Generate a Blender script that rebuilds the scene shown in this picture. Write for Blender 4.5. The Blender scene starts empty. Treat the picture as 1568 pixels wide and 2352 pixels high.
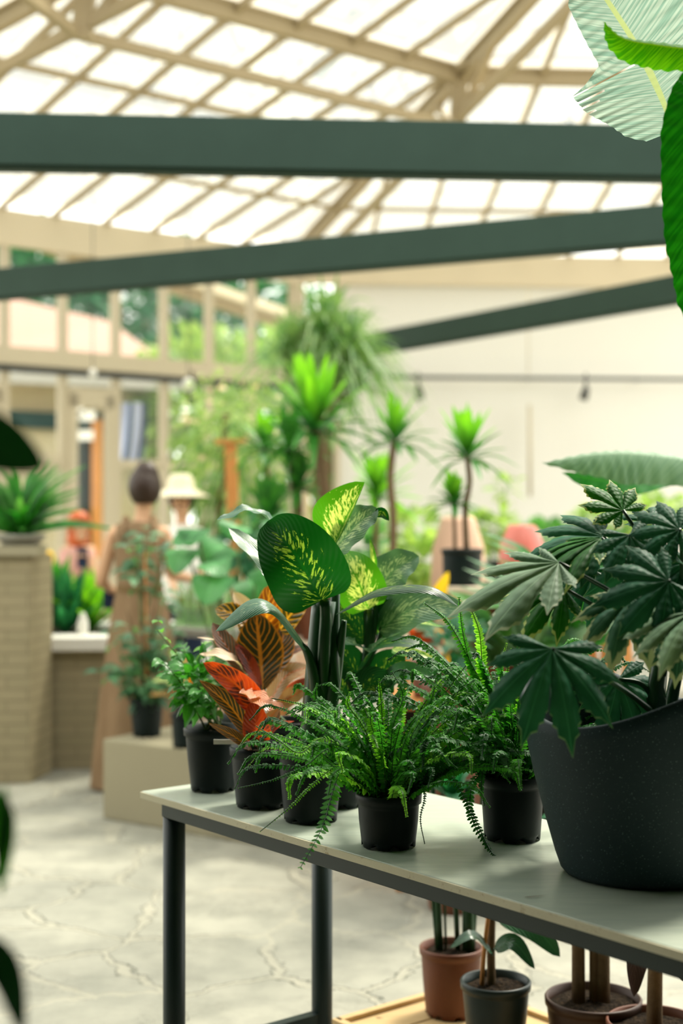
import bpy, bmesh, math, random
from mathutils import Vector as V, Matrix, noise
random.seed(7)
C = bpy.context.scene
COL = C.collection
F_PX, EYE = 3266.7, 1.43            # 50 mm lens in pixels, eye height

# ------------------------------------------------------------------ camera, world, sun, exposure
cam_d = bpy.data.cameras.new('camera'); cam = bpy.data.objects.new('camera', cam_d); COL.objects.link(cam)
cam.location = (0, 0, EYE); cam.rotation_euler = (math.radians(90), 0, 0)
cam_d.sensor_fit = 'VERTICAL'; cam_d.sensor_height = 36; cam_d.sensor_width = 24; cam_d.lens = 50
cam_d.dof.use_dof = True; cam_d.dof.focus_distance = 2.86; cam_d.dof.aperture_fstop = 2.0
C.camera = cam
C.view_settings.view_transform = 'Standard'; C.view_settings.look = 'None'
C.view_settings.gamma = 1; C.view_settings.use_curve_mapping = False
C.view_settings.exposure = 0.70
C.cycles.use_denoising = True
C.cycles.max_bounces = 7; C.cycles.diffuse_bounces = 4; C.cycles.glossy_bounces = 3
C.cycles.transmission_bounces = 4; C.cycles.transparent_max_bounces = 12
C.cycles.sample_clamp_indirect = 6; C.cycles.caustics_reflective = False; C.cycles.caustics_refractive = False
w = bpy.data.worlds.new('world'); C.world = w; w.use_nodes = True
bg = w.node_tree.nodes['Background']; bg.inputs[0].default_value = (1.0, 1.0, 0.93, 1); bg.inputs[1].default_value = 1.9
sun_d = bpy.data.lights.new('sun', 'SUN'); sun_d.energy = 3.6; sun_d.angle = math.radians(13); sun_d.color = (1, .94, .80)
sun = bpy.data.objects.new('sun', sun_d); COL.objects.link(sun)
sun.rotation_euler = V((.42, .50, .95)).to_track_quat('Z', 'Y').to_euler()

# ------------------------------------------------------------------ helpers
def P(px, py, d):                    # a point at distance d seen at a photo pixel
    return V(((px-784)/F_PX*d, d, EYE+(1176-py)/F_PX*d))
def U(a, b): return random.uniform(a, b)
def tagp(o, label=None, cat=None, group=None, kind=None):
    if label: o['label'] = label
    if cat: o['category'] = cat
    if group: o['group'] = group
    if kind: o['kind'] = kind
    return o
def thing(name, label, cat, loc=(0, 0, 0), group=None, kind=None, rz=0):
    o = bpy.data.objects.new(name, None); COL.objects.link(o); o.location = loc; o.rotation_euler = (0, 0, rz)
    o.empty_display_size = .1
    return tagp(o, label, cat, group, kind)
class MB:
    def __init__(s): s.v = []; s.f = []; s.uv = []; s.mi = []
    def add(s, vs, fs, uvs=None, mi=0):
        b = len(s.v); s.v += [tuple(p) for p in vs]
        for f in fs:
            s.f.append(tuple(b+i for i in f)); s.mi.append(mi)
            s.uv.append([uvs[i] for i in f] if uvs else [(0, 0)]*len(f))
    def box(s, c, size, rot=None, mi=0):
        x, y, z = [q/2 for q in size]; R = rot or Matrix.Identity(3)
        vs = [V(c)+R@V((a*x, b*y, d*z)) for a in (-1, 1) for b in (-1, 1) for d in (-1, 1)]
        s.add(vs, [(0,1,3,2),(4,6,7,5),(0,4,5,1),(2,3,7,6),(0,2,6,4),(1,5,7,3)], mi=mi)
    def bar(s, a, b, w, h, up=V((0, 0, 1)), mi=0):
        a = V(a); b = V(b); t = (b-a); L = t.length; t.normalize()
        sd = t.cross(V(up)).normalized(); u = sd.cross(t)
        s.box((a+b)/2, (L, w, h), Matrix((t, sd, u)).transposed(), mi)
    def tube(s, pts, rs, n=8, cap=True, mi=0):
        pts = [V(p) for p in pts]; m = len(pts)
        if not hasattr(rs, '__len__'): rs = [rs]*m
        vs = []; uvs = []; ref = V((.13, .31, .94))
        for i, p in enumerate(pts):
            t = (pts[min(i+1, m-1)]-pts[max(i-1, 0)]).normalized()
            if abs(t.dot(ref)) > .97: ref = V((1, 0, 0))
            a = t.cross(ref).normalized(); b = t.cross(a)
            for k in range(n):
                q = 2*math.pi*k/n; vs.append(p+(a*math.cos(q)+b*math.sin(q))*rs[i]); uvs.append((k/n, i/(m-1)))
        fs = [(i*n+k, i*n+(k+1) % n, (i+1)*n+(k+1) % n, (i+1)*n+k) for i in range(m-1) for k in range(n)]
        if cap: fs += [tuple(range(n))[::-1], tuple((m-1)*n+k for k in range(n))]
        s.add(vs, fs, uvs, mi)
    def lathe(s, prof, c=(0, 0, 0), n=40, zf=None, mi=0, close=False):
        vs = []; c = V(c)
        for (r, z) in prof:
            for k in range(n):
                q = 2*math.pi*k/n; vs.append(c+V((r*math.cos(q), r*math.sin(q), z+(zf(q, z) if zf else 0))))
        m = len(prof)
        s.add(vs, [(i*n+k, i*n+(k+1) % n, (i+1)*n+(k+1) % n, (i+1)*n+k) for i in range(m-1) for k in range(n)], mi=mi)
        if close: s.add(vs[-n:], [tuple(range(n))], mi=mi)
    def build(s, name, mats, parent=None, smooth=True, loc=None):
        me = bpy.data.meshes.new(name); me.from_pydata(s.v, [], s.f)
        ul = me.uv_layers.new(name='UVMap'); flat = [c for f in s.uv for p in f for c in p]
        ul.data.foreach_set('uv', flat)
        for m in (mats if isinstance(mats, (list, tuple)) else [mats]): me.materials.append(m)
        me.polygons.foreach_set('material_index', s.mi)
        me.polygons.foreach_set('use_smooth', [smooth]*len(s.f))
        me.update()
        o = bpy.data.objects.new(name, me); COL.objects.link(o)
        if parent:
            o.parent = parent
            o.matrix_parent_inverse = (Matrix.Translation(parent.location) @ parent.rotation_euler.to_matrix().to_4x4()).inverted()
        elif loc is not None:
            o.location = loc; me.transform(Matrix.Translation(-V(loc)))
        return o
def bevel(o, wd, seg=2):
    m = o.modifiers.new('bevel', 'BEVEL'); m.width = wd; m.segments = seg; m.limit_method = 'ANGLE'
    return o
def spline(pts, n):
    pts = [V(p) for p in pts]
    if len(pts) == 2: return [pts[0].lerp(pts[1], i/(n-1)) for i in range(n)]
    q = [2*pts[0]-pts[1]]+pts+[2*pts[-1]-pts[-2]]; out = []; S = len(pts)-1
    for i in range(n):
        t = i/(n-1)*S; k = min(int(t), S-1); t -= k; a, b, c, d = q[k:k+4]
        out.append(.5*((2*b)+(c-a)*t+(2*a-5*b+4*c-d)*t*t+(3*b-a-3*c+d)*t**3))
    return out

# ------------------------------------------------------------------ materials
def NT(name):
    m = bpy.data.materials.new(name); m.use_nodes = True; nt = m.node_tree; nt.nodes.clear(); return m, nt
def N(nt, typ, ins=None, out=0, **props):
    n = nt.nodes.new(typ)
    for k, v in props.items(): setattr(n, k, v)
    for k, v in (ins or {}).items():
        if hasattr(v, 'is_output'): nt.links.new(v, n.inputs[k])
        else: n.inputs[k].default_value = v
    return n.outputs[out]
def MA(nt, op, a, b=0.0, c=None, clamp=False):
    ins = {0: a, 1: b}
    if c is not None: ins[2] = c
    return N(nt, 'ShaderNodeMath', ins, operation=op, use_clamp=clamp)
def MIX(nt, f, a, b, bt='MIX'):
    n = nt.nodes.new('ShaderNodeMix'); n.data_type = 'RGBA'; n.blend_type = bt
    for k, v in ((0, f), (6, a), (7, b)):
        if hasattr(v, 'is_output'): nt.links.new(v, n.inputs[k])
        else: n.inputs[k].default_value = v if k == 0 else (*v[:3], 1)
    return n.outputs[2]
def SS(nt, x, a, b):                                   # smoothstep
    return N(nt, 'ShaderNodeMapRange', {0: x, 1: a, 2: b, 3: 0.0, 4: 1.0}, interpolation_type='SMOOTHSTEP')
def OUT(nt, sh): N(nt, 'ShaderNodeOutputMaterial', {0: sh}, out=0) if False else nt.links.new(sh, nt.nodes.new('ShaderNodeOutputMaterial').inputs[0])
def noise_tex(nt, vec, scale, detail=3, rough=.5, dist=0.0):
    ins = {'Scale': scale, 'Detail': float(detail), 'Roughness': rough, 'Distortion': dist}
    if vec is not None: ins['Vector'] = vec
    return N(nt, 'ShaderNodeTexNoise', ins)
def objco(nt): return N(nt, 'ShaderNodeTexCoord', out=3)
def bump(nt, h, st=.3, d=.01): return N(nt, 'ShaderNodeBump', {'Height': h, 'Strength': st, 'Distance': d})
def princ(nt, col, rough=.5, spec=.5, nrm=None, metal=0.0):
    ins = {'Base Color': (*col[:3], 1) if not hasattr(col, 'is_output') else col, 'Roughness': rough, 'Specular IOR Level': spec, 'Metallic': metal}
    if nrm is not None: ins['Normal'] = nrm
    return N(nt, 'ShaderNodeBsdfPrincipled', ins)
def plain(name, col, rough=.5, spec=.5, var=.12, scale=9, bmp=0, metal=0.0):
    m, nt = NT(name); co = objco(nt); n = noise_tex(nt, co, scale, 4, .6)
    c = MIX(nt, n, [x*(1-var) for x in col], [min(1, x*(1+var)) for x in col])
    nr = bump(nt, noise_tex(nt, co, scale*6, 3), bmp, .004) if bmp else None
    OUT(nt, princ(nt, c, rough, spec, nr, metal)); return m
def uvleaf(nt):
    uv = N(nt, 'ShaderNodeUVMap', uv_map='UVMap'); sp = nt.nodes.new('ShaderNodeSeparateXYZ'); nt.links.new(uv, sp.inputs[0])
    a = MA(nt, 'ABSOLUTE', MA(nt, 'MULTIPLY_ADD', sp.outputs[0], 2.0, -1.0)); sg = MA(nt, 'GREATER_THAN', sp.outputs[0], .5)
    return a, sp.outputs[1], sg, sp.outputs[0]
def leafsh(nt, col, rough=.38, spec=.5, tr=.3, trcol=None, nrm=None, gain=1.6):
    p = princ(nt, col, rough, spec, nrm)
    tc = trcol if trcol is not None else MIX(nt, 1.0, col, (gain, gain*1.05, gain*.55), 'MULTIPLY')
    t = N(nt, 'ShaderNodeBsdfTranslucent', {0: tc if hasattr(tc, 'is_output') else (*tc, 1)})
    return N(nt, 'ShaderNodeMixShader', {0: tr, 1: p, 2: t})
def leaf_plain(name, dark, light, rough=.4, tr=.3, spec=.45, tipc=None, gain=1.6):
    m, nt = NT(name); a, v, sg, x = uvleaf(nt); rnd = N(nt, 'ShaderNodeObjectInfo', out=5)
    n = noise_tex(nt, objco(nt), 7, 2)
    c = MIX(nt, SS(nt, n, .35, .65), dark, light)
    if tipc: c = MIX(nt, MA(nt, 'MULTIPLY', v, .8), c, tipc)
    c = MIX(nt, MA(nt, 'MULTIPLY', MA(nt, 'SUBTRACT', 1.0, SS(nt, a, .02, .14)), .35), c, [q*1.6+.01 for q in light])
    st = MA(nt, 'SINE', MA(nt, 'MULTIPLY', MA(nt, 'MULTIPLY_ADD', a, -.35, v), 60.0))
    OUT(nt, leafsh(nt, c, rough, spec, tr, nrm=bump(nt, st, .25, .002), gain=gain)); return m
def leaf_dieff(name, green, pale, amount, tr=.32, rough=.34):
    m, nt = NT(name); a, v, sg, x = uvleaf(nt)
    wv = MA(nt, 'MULTIPLY_ADD', a, -.42, v)
    r = N(nt, 'ShaderNodeObjectInfo', out=5)
    vec = N(nt, 'ShaderNodeCombineXYZ', {0: MA(nt, 'MULTIPLY', a, 5.5), 1: MA(nt, 'MULTIPLY', wv, 26.0), 2: MA(nt, 'MULTIPLY_ADD', sg, 7.3, MA(nt, 'MULTIPLY', r, 20.0))})
    n = noise_tex(nt, vec, 1.0, 4, .62, .4)
    bias = MA(nt, 'MULTIPLY', SS(nt, a, .35, .95), .26)               # blotches fade to a green rim
    bias = MA(nt, 'ADD', bias, MA(nt, 'MULTIPLY', SS(nt, v, .72, 1.0), .16))
    f = SS(nt, MA(nt, 'SUBTRACT', n, bias), .54-amount, .60-amount)
    mid = SS(nt, a, .02, .055)
    c = MIX(nt, f, green, pale); c = MIX(nt, mid, [g*1.25 for g in green], c)
    st = MA(nt, 'SINE', MA(nt, 'MULTIPLY', wv, 95.0))
    OUT(nt, leafsh(nt, c, rough, .5, tr, nrm=bump(nt, st, .18, .002))); return m
def leaf_croton(name, dark, vein, blush, amt, tr=.25, nveins=11):
    m, nt = NT(name); a, v, sg, x = uvleaf(nt)
    wv = MA(nt, 'MULTIPLY_ADD', a, -.28, v)
    wob = MA(nt, 'MULTIPLY', noise_tex(nt, objco(nt), 40, 2), .05)
    ph = MA(nt, 'FRACT', MA(nt, 'MULTIPLY', MA(nt, 'ADD', wv, MA(nt, 'MULTIPLY_ADD', sg, .04, wob)), float(nveins)))
    d = MA(nt, 'ABSOLUTE', MA(nt, 'SUBTRACT', ph, .5))
    f1 = MA(nt, 'SUBTRACT', 1.0, SS(nt, d, .05, .13)); f2 = MA(nt, 'SUBTRACT', 1.0, SS(nt, a, .05, .11))
    f3 = SS(nt, a, .86, .97)
    f = MA(nt, 'MAXIMUM', MA(nt, 'MAXIMUM', f1, f2), MA(nt, 'MULTIPLY', f3, .7))
    n = noise_tex(nt, objco(nt), 18, 3)
    base = MIX(nt, SS(nt, MA(nt, 'ADD', n, amt), .5, .62), dark, blush)
    c = MIX(nt, f, base, vein)
    st = MA(nt, 'COSINE', MA(nt, 'MULTIPLY', ph, 6.283))
    OUT(nt, leafsh(nt, c, .3, .6, tr, nrm=bump(nt, st, .35, .003), gain=1.7)); return m
def leaf_fatsia(name, green, light, margin, mamt):
    m, nt = NT(name); a, v, sg, x = uvleaf(nt)                          # x: 0 on a lobe's rib, 1 in the cleft; v: 0 heart, 1 rim
    uv = N(nt, 'ShaderNodeUVMap', uv_map='UVMap'); sp = nt.nodes.new('ShaderNodeSeparateXYZ'); nt.links.new(uv, sp.inputs[0])
    ang, rad = sp.outputs[0], sp.outputs[1]
    co = objco(nt); n = noise_tex(nt, co, 35, 4, .65); nb = noise_tex(nt, co, 9, 3)
    c = MIX(nt, SS(nt, nb, .35, .7), green, light)
    rib = MA(nt, 'SUBTRACT', 1.0, SS(nt, MA(nt, 'MULTIPLY', ang, rad), .0, .035))
    c = MIX(nt, MA(nt, 'MULTIPLY', rib, .55), c, [q*2.2+.02 for q in light])
    e = MA(nt, 'MULTIPLY_ADD', MA(nt, 'SUBTRACT', n, .5), mamt*1.1, rad)
    c = MIX(nt, SS(nt, e, 1.0-mamt, 1.0-mamt*.62), c, margin)
    sv = MA(nt, 'SINE', MA(nt, 'MULTIPLY', MA(nt, 'MULTIPLY_ADD', ang, -.25, rad), 42.0))
    h = MA(nt, 'MULTIPLY_ADD', rib, -1.0, MA(nt, 'MULTIPLY', MA(nt, 'ADD', sv, nb), .3))
    OUT(nt, leafsh(nt, c, .5, .22, .2, nrm=bump(nt, h, .28, .003), gain=1.5)); return m
def leaf_banana(name, dark, light, tr, rib, rough=.4, rib_w=.03, gain=1.6, spots=0, freq=75.0, trk=None):
    m, nt = NT(name); a, v, sg, x = uvleaf(nt)
    n = N(nt, 'ShaderNodeTexNoise', {'Vector': N(nt, 'ShaderNodeCombineXYZ', {0: MA(nt, 'MULTIPLY', a, .6), 1: MA(nt, 'MULTIPLY', MA(nt, 'MULTIPLY_ADD', a, -.12, v), freq), 2: sg}), 'Scale': 1.0, 'Detail': 2.0})
    c = MIX(nt, SS(nt, n, .38, .62), dark, light)
    c = MIX(nt, MA(nt, 'SUBTRACT', 1.0, SS(nt, a, rib_w, rib_w*1.6)), c, rib)
    if spots: c = MIX(nt, SS(nt, MA(nt, 'MULTIPLY', noise_tex(nt, objco(nt), 14, 3), SS(nt, a, .8, 1)), .5, .56), c, (.6, .12, .02))
    OUT(nt, leafsh(nt, c, rough, .5, tr, MIX(nt, 1.0, c, trk, 'MULTIPLY') if trk else None, nrm=bump(nt, n, .5, .004), gain=gain)); return m

M = {}
M['roof_steel'] = plain('cream painted steel', (.40, .315, .19), .5, .3, .06, 3)
M['band'] = plain('cream eave board', (.66, .56, .40), .6, .2, .04, 2)
M['mull'] = plain('cream painted timber', (.56, .48, .34), .55, .3, .05, 3)
M['wallp'] = plain('cream plaster', (.76, .735, .67), .85, .1, .025, 1.5, .05)
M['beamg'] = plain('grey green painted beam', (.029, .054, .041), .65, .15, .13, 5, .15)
M['dark'] = plain('black metal', (.02, .024, .022), .45, .4, .1)
M['tablem'] = plain('dark green grey steel', (.014, .028, .026), .42, .35, .12, 12)
M['potm'] = plain('black nursery plastic', (.0042, .0105, .0100), .5, .2, .2, 14, .08)
M['pot_green'] = plain('dark grey green plastic', (.010, .020, .018), .4, .35, .15, 12)
M['terra'] = plain('brown red plastic', (.13, .038, .014), .5, .4, .15, 10)
M['terra_dark'] = plain('dark brown plastic', (.05, .022, .012), .5, .4, .15, 10)
M['stemg'] = plain('deep green stalk', (.012, .062, .018), .35, .5, .3, 20)
M['stemf'] = plain('pale green stalk', (.09, .16, .04), .45, .4, .3, 20)
M['bark'] = plain('grey brown bark', (.15, .10, .055), .85, .1, .35, 45, .5)
M['orangew'] = plain('orange wood', (.50, .21, .055), .55, .3, .2, 6)
M['palew'] = plain('pale bench board', (.62, .52, .38), .6, .3, .08, 6)
M['plinth'] = plain('cream render', (.32, .285, .19), .8, .15, .06, 3, .15)
M['skin'] = plain('skin', (.62, .36, .21), .55, .35, .06, 9)
M['hair'] = plain('dark brown hair', (.03, .014, .007), .5, .4, .4, 40)
M['redhair'] = plain('orange red hair', (.50, .10, .02), .5, .4, .3, 40)
M['white'] = plain('white cloth', (.82, .80, .74), .8, .1, .04, 8)
M['hat'] = plain('cream straw', (.80, .72, .52), .8, .1, .06, 40, .3)
M['navy'] = plain('navy cloth', (.02, .03, .06), .8, .1, .1)
M['pinkc'] = plain('dusty pink cloth', (.55, .30, .25), .8, .1, .1)
M['brownc'] = plain('olive brown cloth', (.17, .11, .05), .8, .1, .1)
M['tagw'] = plain('white plastic', (.75, .75, .7), .5, .4, .03)
M['pinkpot'] = plain('pink and rust glaze', (.62, .16, .12), .35, .5, .5, 7)
M['palepot'] = plain('pale terracotta', (.62, .40, .28), .7, .2, .15, 7)
M['concretepot'] = plain('grey stone', (.3, .29, .25), .85, .1, .12, 14, .3)
M['darkw'] = plain('grey green plaster', (.10, .14, .10), .8)
def m_dress():
    m, nt = NT('taupe linen'); co = objco(nt); wv = N(nt, 'ShaderNodeTexNoise', {'Vector': N(nt, 'ShaderNodeVectorMath', {0: co, 1: (9, 9, 1.2)}, operation='MULTIPLY'), 'Scale': 3.0, 'Detail': 3.0})
    c = MIX(nt, wv, (.17, .105, .055), (.30, .20, .115)); OUT(nt, princ(nt, c, .85, .1, bump(nt, wv, .8, .02))); return m
M['dress'] = m_dress()
def m_soil():
    m, nt = NT('potting soil'); co = objco(nt); n = noise_tex(nt, co, 90, 6, .8); v = N(nt, 'ShaderNodeTexVoronoi', {'Vector': co, 'Scale': 130.0})
    c = MIX(nt, SS(nt, n, .4, .75), (.012, .008, .005), (.10, .065, .035)); OUT(nt, princ(nt, c, .95, .1, bump(nt, MA(nt, 'ADD', n, v), 1, .012))); return m
M['soil'] = m_soil()
def m_glass():
    m, nt = NT('clear glass'); t = N(nt, 'ShaderNodeBsdfTransparent', {0: (.96, .98, .95, 1)}); g = N(nt, 'ShaderNodeBsdfGlossy', {0: (1, 1, 1, 1), 1: .03})
    OUT(nt, N(nt, 'ShaderNodeMixShader', {0: MA(nt, 'MULTIPLY', N(nt, 'ShaderNodeFresnel', {0: 1.35}), .7), 1: t, 2: g})); return m
M['glass'] = m_glass()
def m_bottle():
    m, nt = NT('thin vase glass'); t = N(nt, 'ShaderNodeBsdfTransparent', {0: (.72, .84, .66, 1)}); g = N(nt, 'ShaderNodeBsdfGlossy', {0: (1, 1, 1, 1), 1: .05})
    OUT(nt, N(nt, 'ShaderNodeMixShader', {0: .14, 1: t, 2: g})); return m
M['vase'] = m_bottle()
def m_floor():
    m, nt = NT('crazy paved stone'); co = objco(nt)
    wr = N(nt, 'ShaderNodeTexNoise', {'Vector': co, 'Scale': 2.2, 'Detail': 5.0, 'Roughness': .6}, out=1)
    vec = N(nt, 'ShaderNodeVectorMath', {0: N(nt, 'ShaderNodeVectorMath', {0: wr, 1: (.42, .42, 0)}, operation='MULTIPLY'), 1: N(nt, 'ShaderNodeVectorMath', {0: co, 1: (1, 1, 0)}, operation='MULTIPLY')}, operation='ADD')
    e = N(nt, 'ShaderNodeTexVoronoi', {'Vector': vec, 'Scale': 2.1}, feature='DISTANCE_TO_EDGE')
    cc = N(nt, 'ShaderNodeTexVoronoi', {'Vector': vec, 'Scale': 2.1}, out=1)
    n = noise_tex(nt, co, 5, 8, .65); n2 = noise_tex(nt, co, 1.1, 3)
    stretch = N(nt, 'ShaderNodeVectorMath', {0: co, 1: (3, 9, 1)}, operation='MULTIPLY'); n3 = noise_tex(nt, stretch, 3.0, 8, .75, .6)
    c = MIX(nt, SS(nt, n, .3, .7), (.27, .265, .215), (.385, .37, .30)); sep = nt.nodes.new('ShaderNodeSeparateColor'); nt.links.new(cc, sep.inputs[0])
    c = MIX(nt, MA(nt, 'MULTIPLY', sep.outputs[0], .35), c, (.22, .225, .19))
    grout = MA(nt, 'SUBTRACT', 1.0, SS(nt, e, .018, .034)); c = MIX(nt, MA(nt, 'MULTIPLY', grout, .45), c, (.42, .39, .30))
    crack = MA(nt, 'MULTIPLY', MA(nt, 'SUBTRACT', 1.0, SS(nt, MA(nt, 'ABSOLUTE', MA(nt, 'SUBTRACT', e, .036)), .0015, .0075)), SS(nt, n2, .40, .52))
    c2 = MA(nt, 'MULTIPLY', MA(nt, 'SUBTRACT', 1.0, SS(nt, MA(nt, 'ABSOLUTE', MA(nt, 'SUBTRACT', n3, .5)), .0, .010)), SS(nt, noise_tex(nt, co, 2.6, 2), .5, .6))
    c = MIX(nt, MA(nt, 'MULTIPLY', MA(nt, 'MAXIMUM', crack, MA(nt, 'MULTIPLY', c2, .7)), .8), c, (.06, .065, .045))
    h = MA(nt, 'ADD', MA(nt, 'MULTIPLY', SS(nt, e, .0, .05), .8), MA(nt, 'MULTIPLY', n, .5)); h = MA(nt, 'SUBTRACT', h, MA(nt, 'MAXIMUM', crack, c2))
    OUT(nt, princ(nt, c, .62, .35, bump(nt, h, .45, .012))); return m
M['floor'] = m_floor()
def m_brick(name, a, b, mort, sc=1.0):
    m, nt = NT(name); co = N(nt, 'ShaderNodeTexCoord', out=2)
    br = nt.nodes.new('ShaderNodeTexBrick'); nt.links.new(co, br.inputs['Vector'])
    for k, v in (('Color1', (*a, 1)), ('Color2', (*b, 1)), ('Mortar', (*mort, 1)), ('Scale', sc), ('Mortar Size', .004), ('Mortar Smooth', .4), ('Brick Width', .22), ('Row Height', .062)): br.inputs[k].default_value = v
    n = noise_tex(nt, co, 9, 4)
    OUT(nt, princ(nt, MIX(nt, MA(nt, 'MULTIPLY', n, .3), br.outputs[0], (.30, .26, .16)), .85, .15, bump(nt, MA(nt, 'MULTIPLY_ADD', br.outputs[1], -1.0, MA(nt, 'MULTIPLY', n, .3)), .6, .01))); return m
M['brick'] = m_brick('painted brick', (.34, .285, .175), (.31, .265, .16), (.20, .165, .10))
def m_table():
    m, nt = NT('pale painted tabletop'); co = objco(nt); st = N(nt, 'ShaderNodeVectorMath', {0: co, 1: (2, 14, 8)}, operation='MULTIPLY')
    n = noise_tex(nt, st, 4, 6, .7); sc = noise_tex(nt, co, 24, 6, .8)
    c = MIX(nt, SS(nt, n, .3, .7), (.40, .46, .38), (.49, .54, .44)); c = MIX(nt, MA(nt, 'MULTIPLY', SS(nt, sc, .66, .74), .5), c, (.2, .16, .09))
    OUT(nt, princ(nt, c, .34, .5, bump(nt, n, .12, .003))); return m
M['table'] = m_table()
def m_edge():
    m, nt = NT('worn board edge'); co = objco(nt); n = noise_tex(nt, co, 40, 6, .8)
    OUT(nt, princ(nt, MIX(nt, SS(nt, n, .55, .72), (.60, .56, .40), (.30, .22, .11)), .7, .2, bump(nt, n, .6, .003))); return m
M['edge'] = m_edge()
def m_planter():
    m, nt = NT('speckled charcoal stone'); co = objco(nt)
    v = N(nt, 'ShaderNodeTexVoronoi', {'Vector': co, 'Scale': 330.0}); n = noise_tex(nt, co, 260, 2)
    sp = MA(nt, 'MULTIPLY', MA(nt, 'SUBTRACT', 1.0, SS(nt, v, .12, .24)), SS(nt, n, .52, .64))
    c = MIX(nt, sp, (.011, .029, .033), (.26, .36, .35)); OUT(nt, princ(nt, c, .62, .3, bump(nt, noise_tex(nt, co, 420, 3), .35, .001))); return m
M['planter'] = m_planter()
def m_plank():
    m, nt = NT('sawn pine boards'); co = objco(nt); st = N(nt, 'ShaderNodeVectorMath', {0: co, 1: (2, 26, 10)}, operation='MULTIPLY'); n = noise_tex(nt, st, 2.5, 6, .7)
    k = SS(nt, noise_tex(nt, co, 9, 2), .70, .74)
    c = MIX(nt, n, (.42, .27, .11), (.66, .48, .25)); c = MIX(nt, k, c, (.10, .05, .02)); OUT(nt, princ(nt, c, .6, .3, bump(nt, n, .3, .003))); return m
M['plank'] = m_plank()
def m_tile():
    m, nt = NT('pinkish roof tiles'); co = objco(nt); wv = N(nt, 'ShaderNodeTexWave', {'Vector': co, 'Scale': 4.0, 'Distortion': .5}, bands_direction='Z')
    OUT(nt, princ(nt, MIX(nt, wv, (.30, .17, .13), (.42, .27, .21)), .8, .2)); return m
M['tile'] = m_tile()

G = {}
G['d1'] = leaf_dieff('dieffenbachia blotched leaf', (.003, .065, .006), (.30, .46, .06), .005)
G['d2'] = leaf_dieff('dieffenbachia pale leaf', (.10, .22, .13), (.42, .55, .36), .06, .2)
G['d3'] = leaf_dieff('dieffenbachia yellow leaf', (.06, .24, .008), (.66, .74, .24), .09, .4)  # yellower green with heavier mottling
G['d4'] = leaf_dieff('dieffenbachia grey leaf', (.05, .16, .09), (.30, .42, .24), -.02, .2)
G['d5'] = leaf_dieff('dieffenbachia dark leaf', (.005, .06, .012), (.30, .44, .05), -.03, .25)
G['c_red'] = leaf_croton('croton red leaf', (.07, .012, .008), (.62, .085, .012), (.52, .05, .008), .08)
G['c_dark'] = leaf_croton('croton dark leaf', (.022, .022, .008), (.42, .15, .015), (.05, .035, .010), -.1)
G['c_or'] = leaf_croton('croton orange leaf', (.30, .075, .008), (.85, .36, .03), (.45, .12, .01), .0, .4, 7)
G['c_yel'] = leaf_croton('croton yellow veined leaf', (.05, .045, .008), (.75, .36, .03), (.10, .05, .01), -.05, .3, 7)
G['c_sheen'] = leaf_croton('croton grey sheen leaf', (.10, .075, .065), (.45, .13, .05), (.16, .12, .11), .0, .12)  # grey shine of the leaf painted into its colour
G['c_cream'] = leaf_plain('croton sunlit leaf', (.74, .50, .34), (.85, .66, .48), .5, .2)  # cream stands in for sun on the croton; blossoms share it
G['c_salm'] = leaf_croton('croton salmon leaf', (.62, .24, .13), (.66, .22, .10), (.70, .32, .18), .1, .15, 14)
G['c_beige'] = leaf_croton('croton beige leaf', (.28, .17, .09), (.45, .14, .05), (.38, .26, .15), .05, .2, 13)
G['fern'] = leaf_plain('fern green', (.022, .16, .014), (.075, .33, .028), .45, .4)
G['fern_l'] = leaf_plain('fern light green', (.12, .40, .02), (.26, .58, .06), .45, .45)  # light green stands in for fronds catching the light
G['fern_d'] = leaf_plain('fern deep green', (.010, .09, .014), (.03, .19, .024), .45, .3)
G['fat_d'] = leaf_fatsia('fatsia dark leaf', (.013, .088, .045), (.026, .14, .072), (.16, .28, .15), .02)
G['fat_m'] = leaf_fatsia('fatsia margined leaf', (.035, .12, .07), (.065, .18, .11), (.55, .60, .38), .16)
G['fat_lit'] = leaf_fatsia('fatsia lit leaf', (.15, .26, .16), (.25, .37, .24), (.45, .52, .36), .05)  # grey green stands in for light falling on these leaves
G['fat_b'] = leaf_fatsia('fatsia bright leaf', (.008, .10, .006), (.03, .19, .015), (.50, .58, .20), .08)
G['small'] = leaf_plain('small glossy leaf', (.02, .15, .012), (.06, .30, .03), .3, .35, .6)
G['small_l'] = leaf_plain('small light leaf', (.07, .26, .02), (.20, .42, .09), .35, .4, .6)
G['ficus'] = leaf_plain('soft grey green leaf', (.03, .11, .05), (.10, .24, .11), .5, .3)
G['rubber'] = leaf_plain('rubber leaf', (.010, .060, .022), (.02, .095, .035), .25, .12, .7)
G['purple'] = leaf_plain('dark maroon leaf', (.02, .010, .007), (.035, .015, .01), .35, .1)
G['drac'] = leaf_plain('dracaena leaf', (.006, .085, .012), (.03, .20, .015), .4, .4, .5, (.22, .52, .012), 2.0)  # yellow-green tips painted in for light on the crown
G['drac_d'] = leaf_plain('dracaena dark leaf', (.004, .060, .018), (.015, .13, .025), .4, .3, .5, (.06, .26, .02))
G['pony'] = leaf_plain('ponytail leaf', (.07, .19, .05), (.26, .40, .16), .5, .35)
G['bushl'] = leaf_plain('light garden leaf', (.15, .28, .05), (.38, .50, .17), .5, .4)
G['bushm'] = leaf_plain('mid garden leaf', (.03, .16, .03), (.11, .30, .07), .5, .4)
G['bushd'] = leaf_plain('dark garden leaf', (.006, .085, .035), (.02, .17, .06), .5, .3)
G['colo'] = leaf_plain('broad soft leaf', (.03, .17, .04), (.09, .32, .10), .4, .35)
G['yellow'] = leaf_plain('yellow leaf', (.80, .42, .01), (.90, .60, .03), .5, .35)
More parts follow.
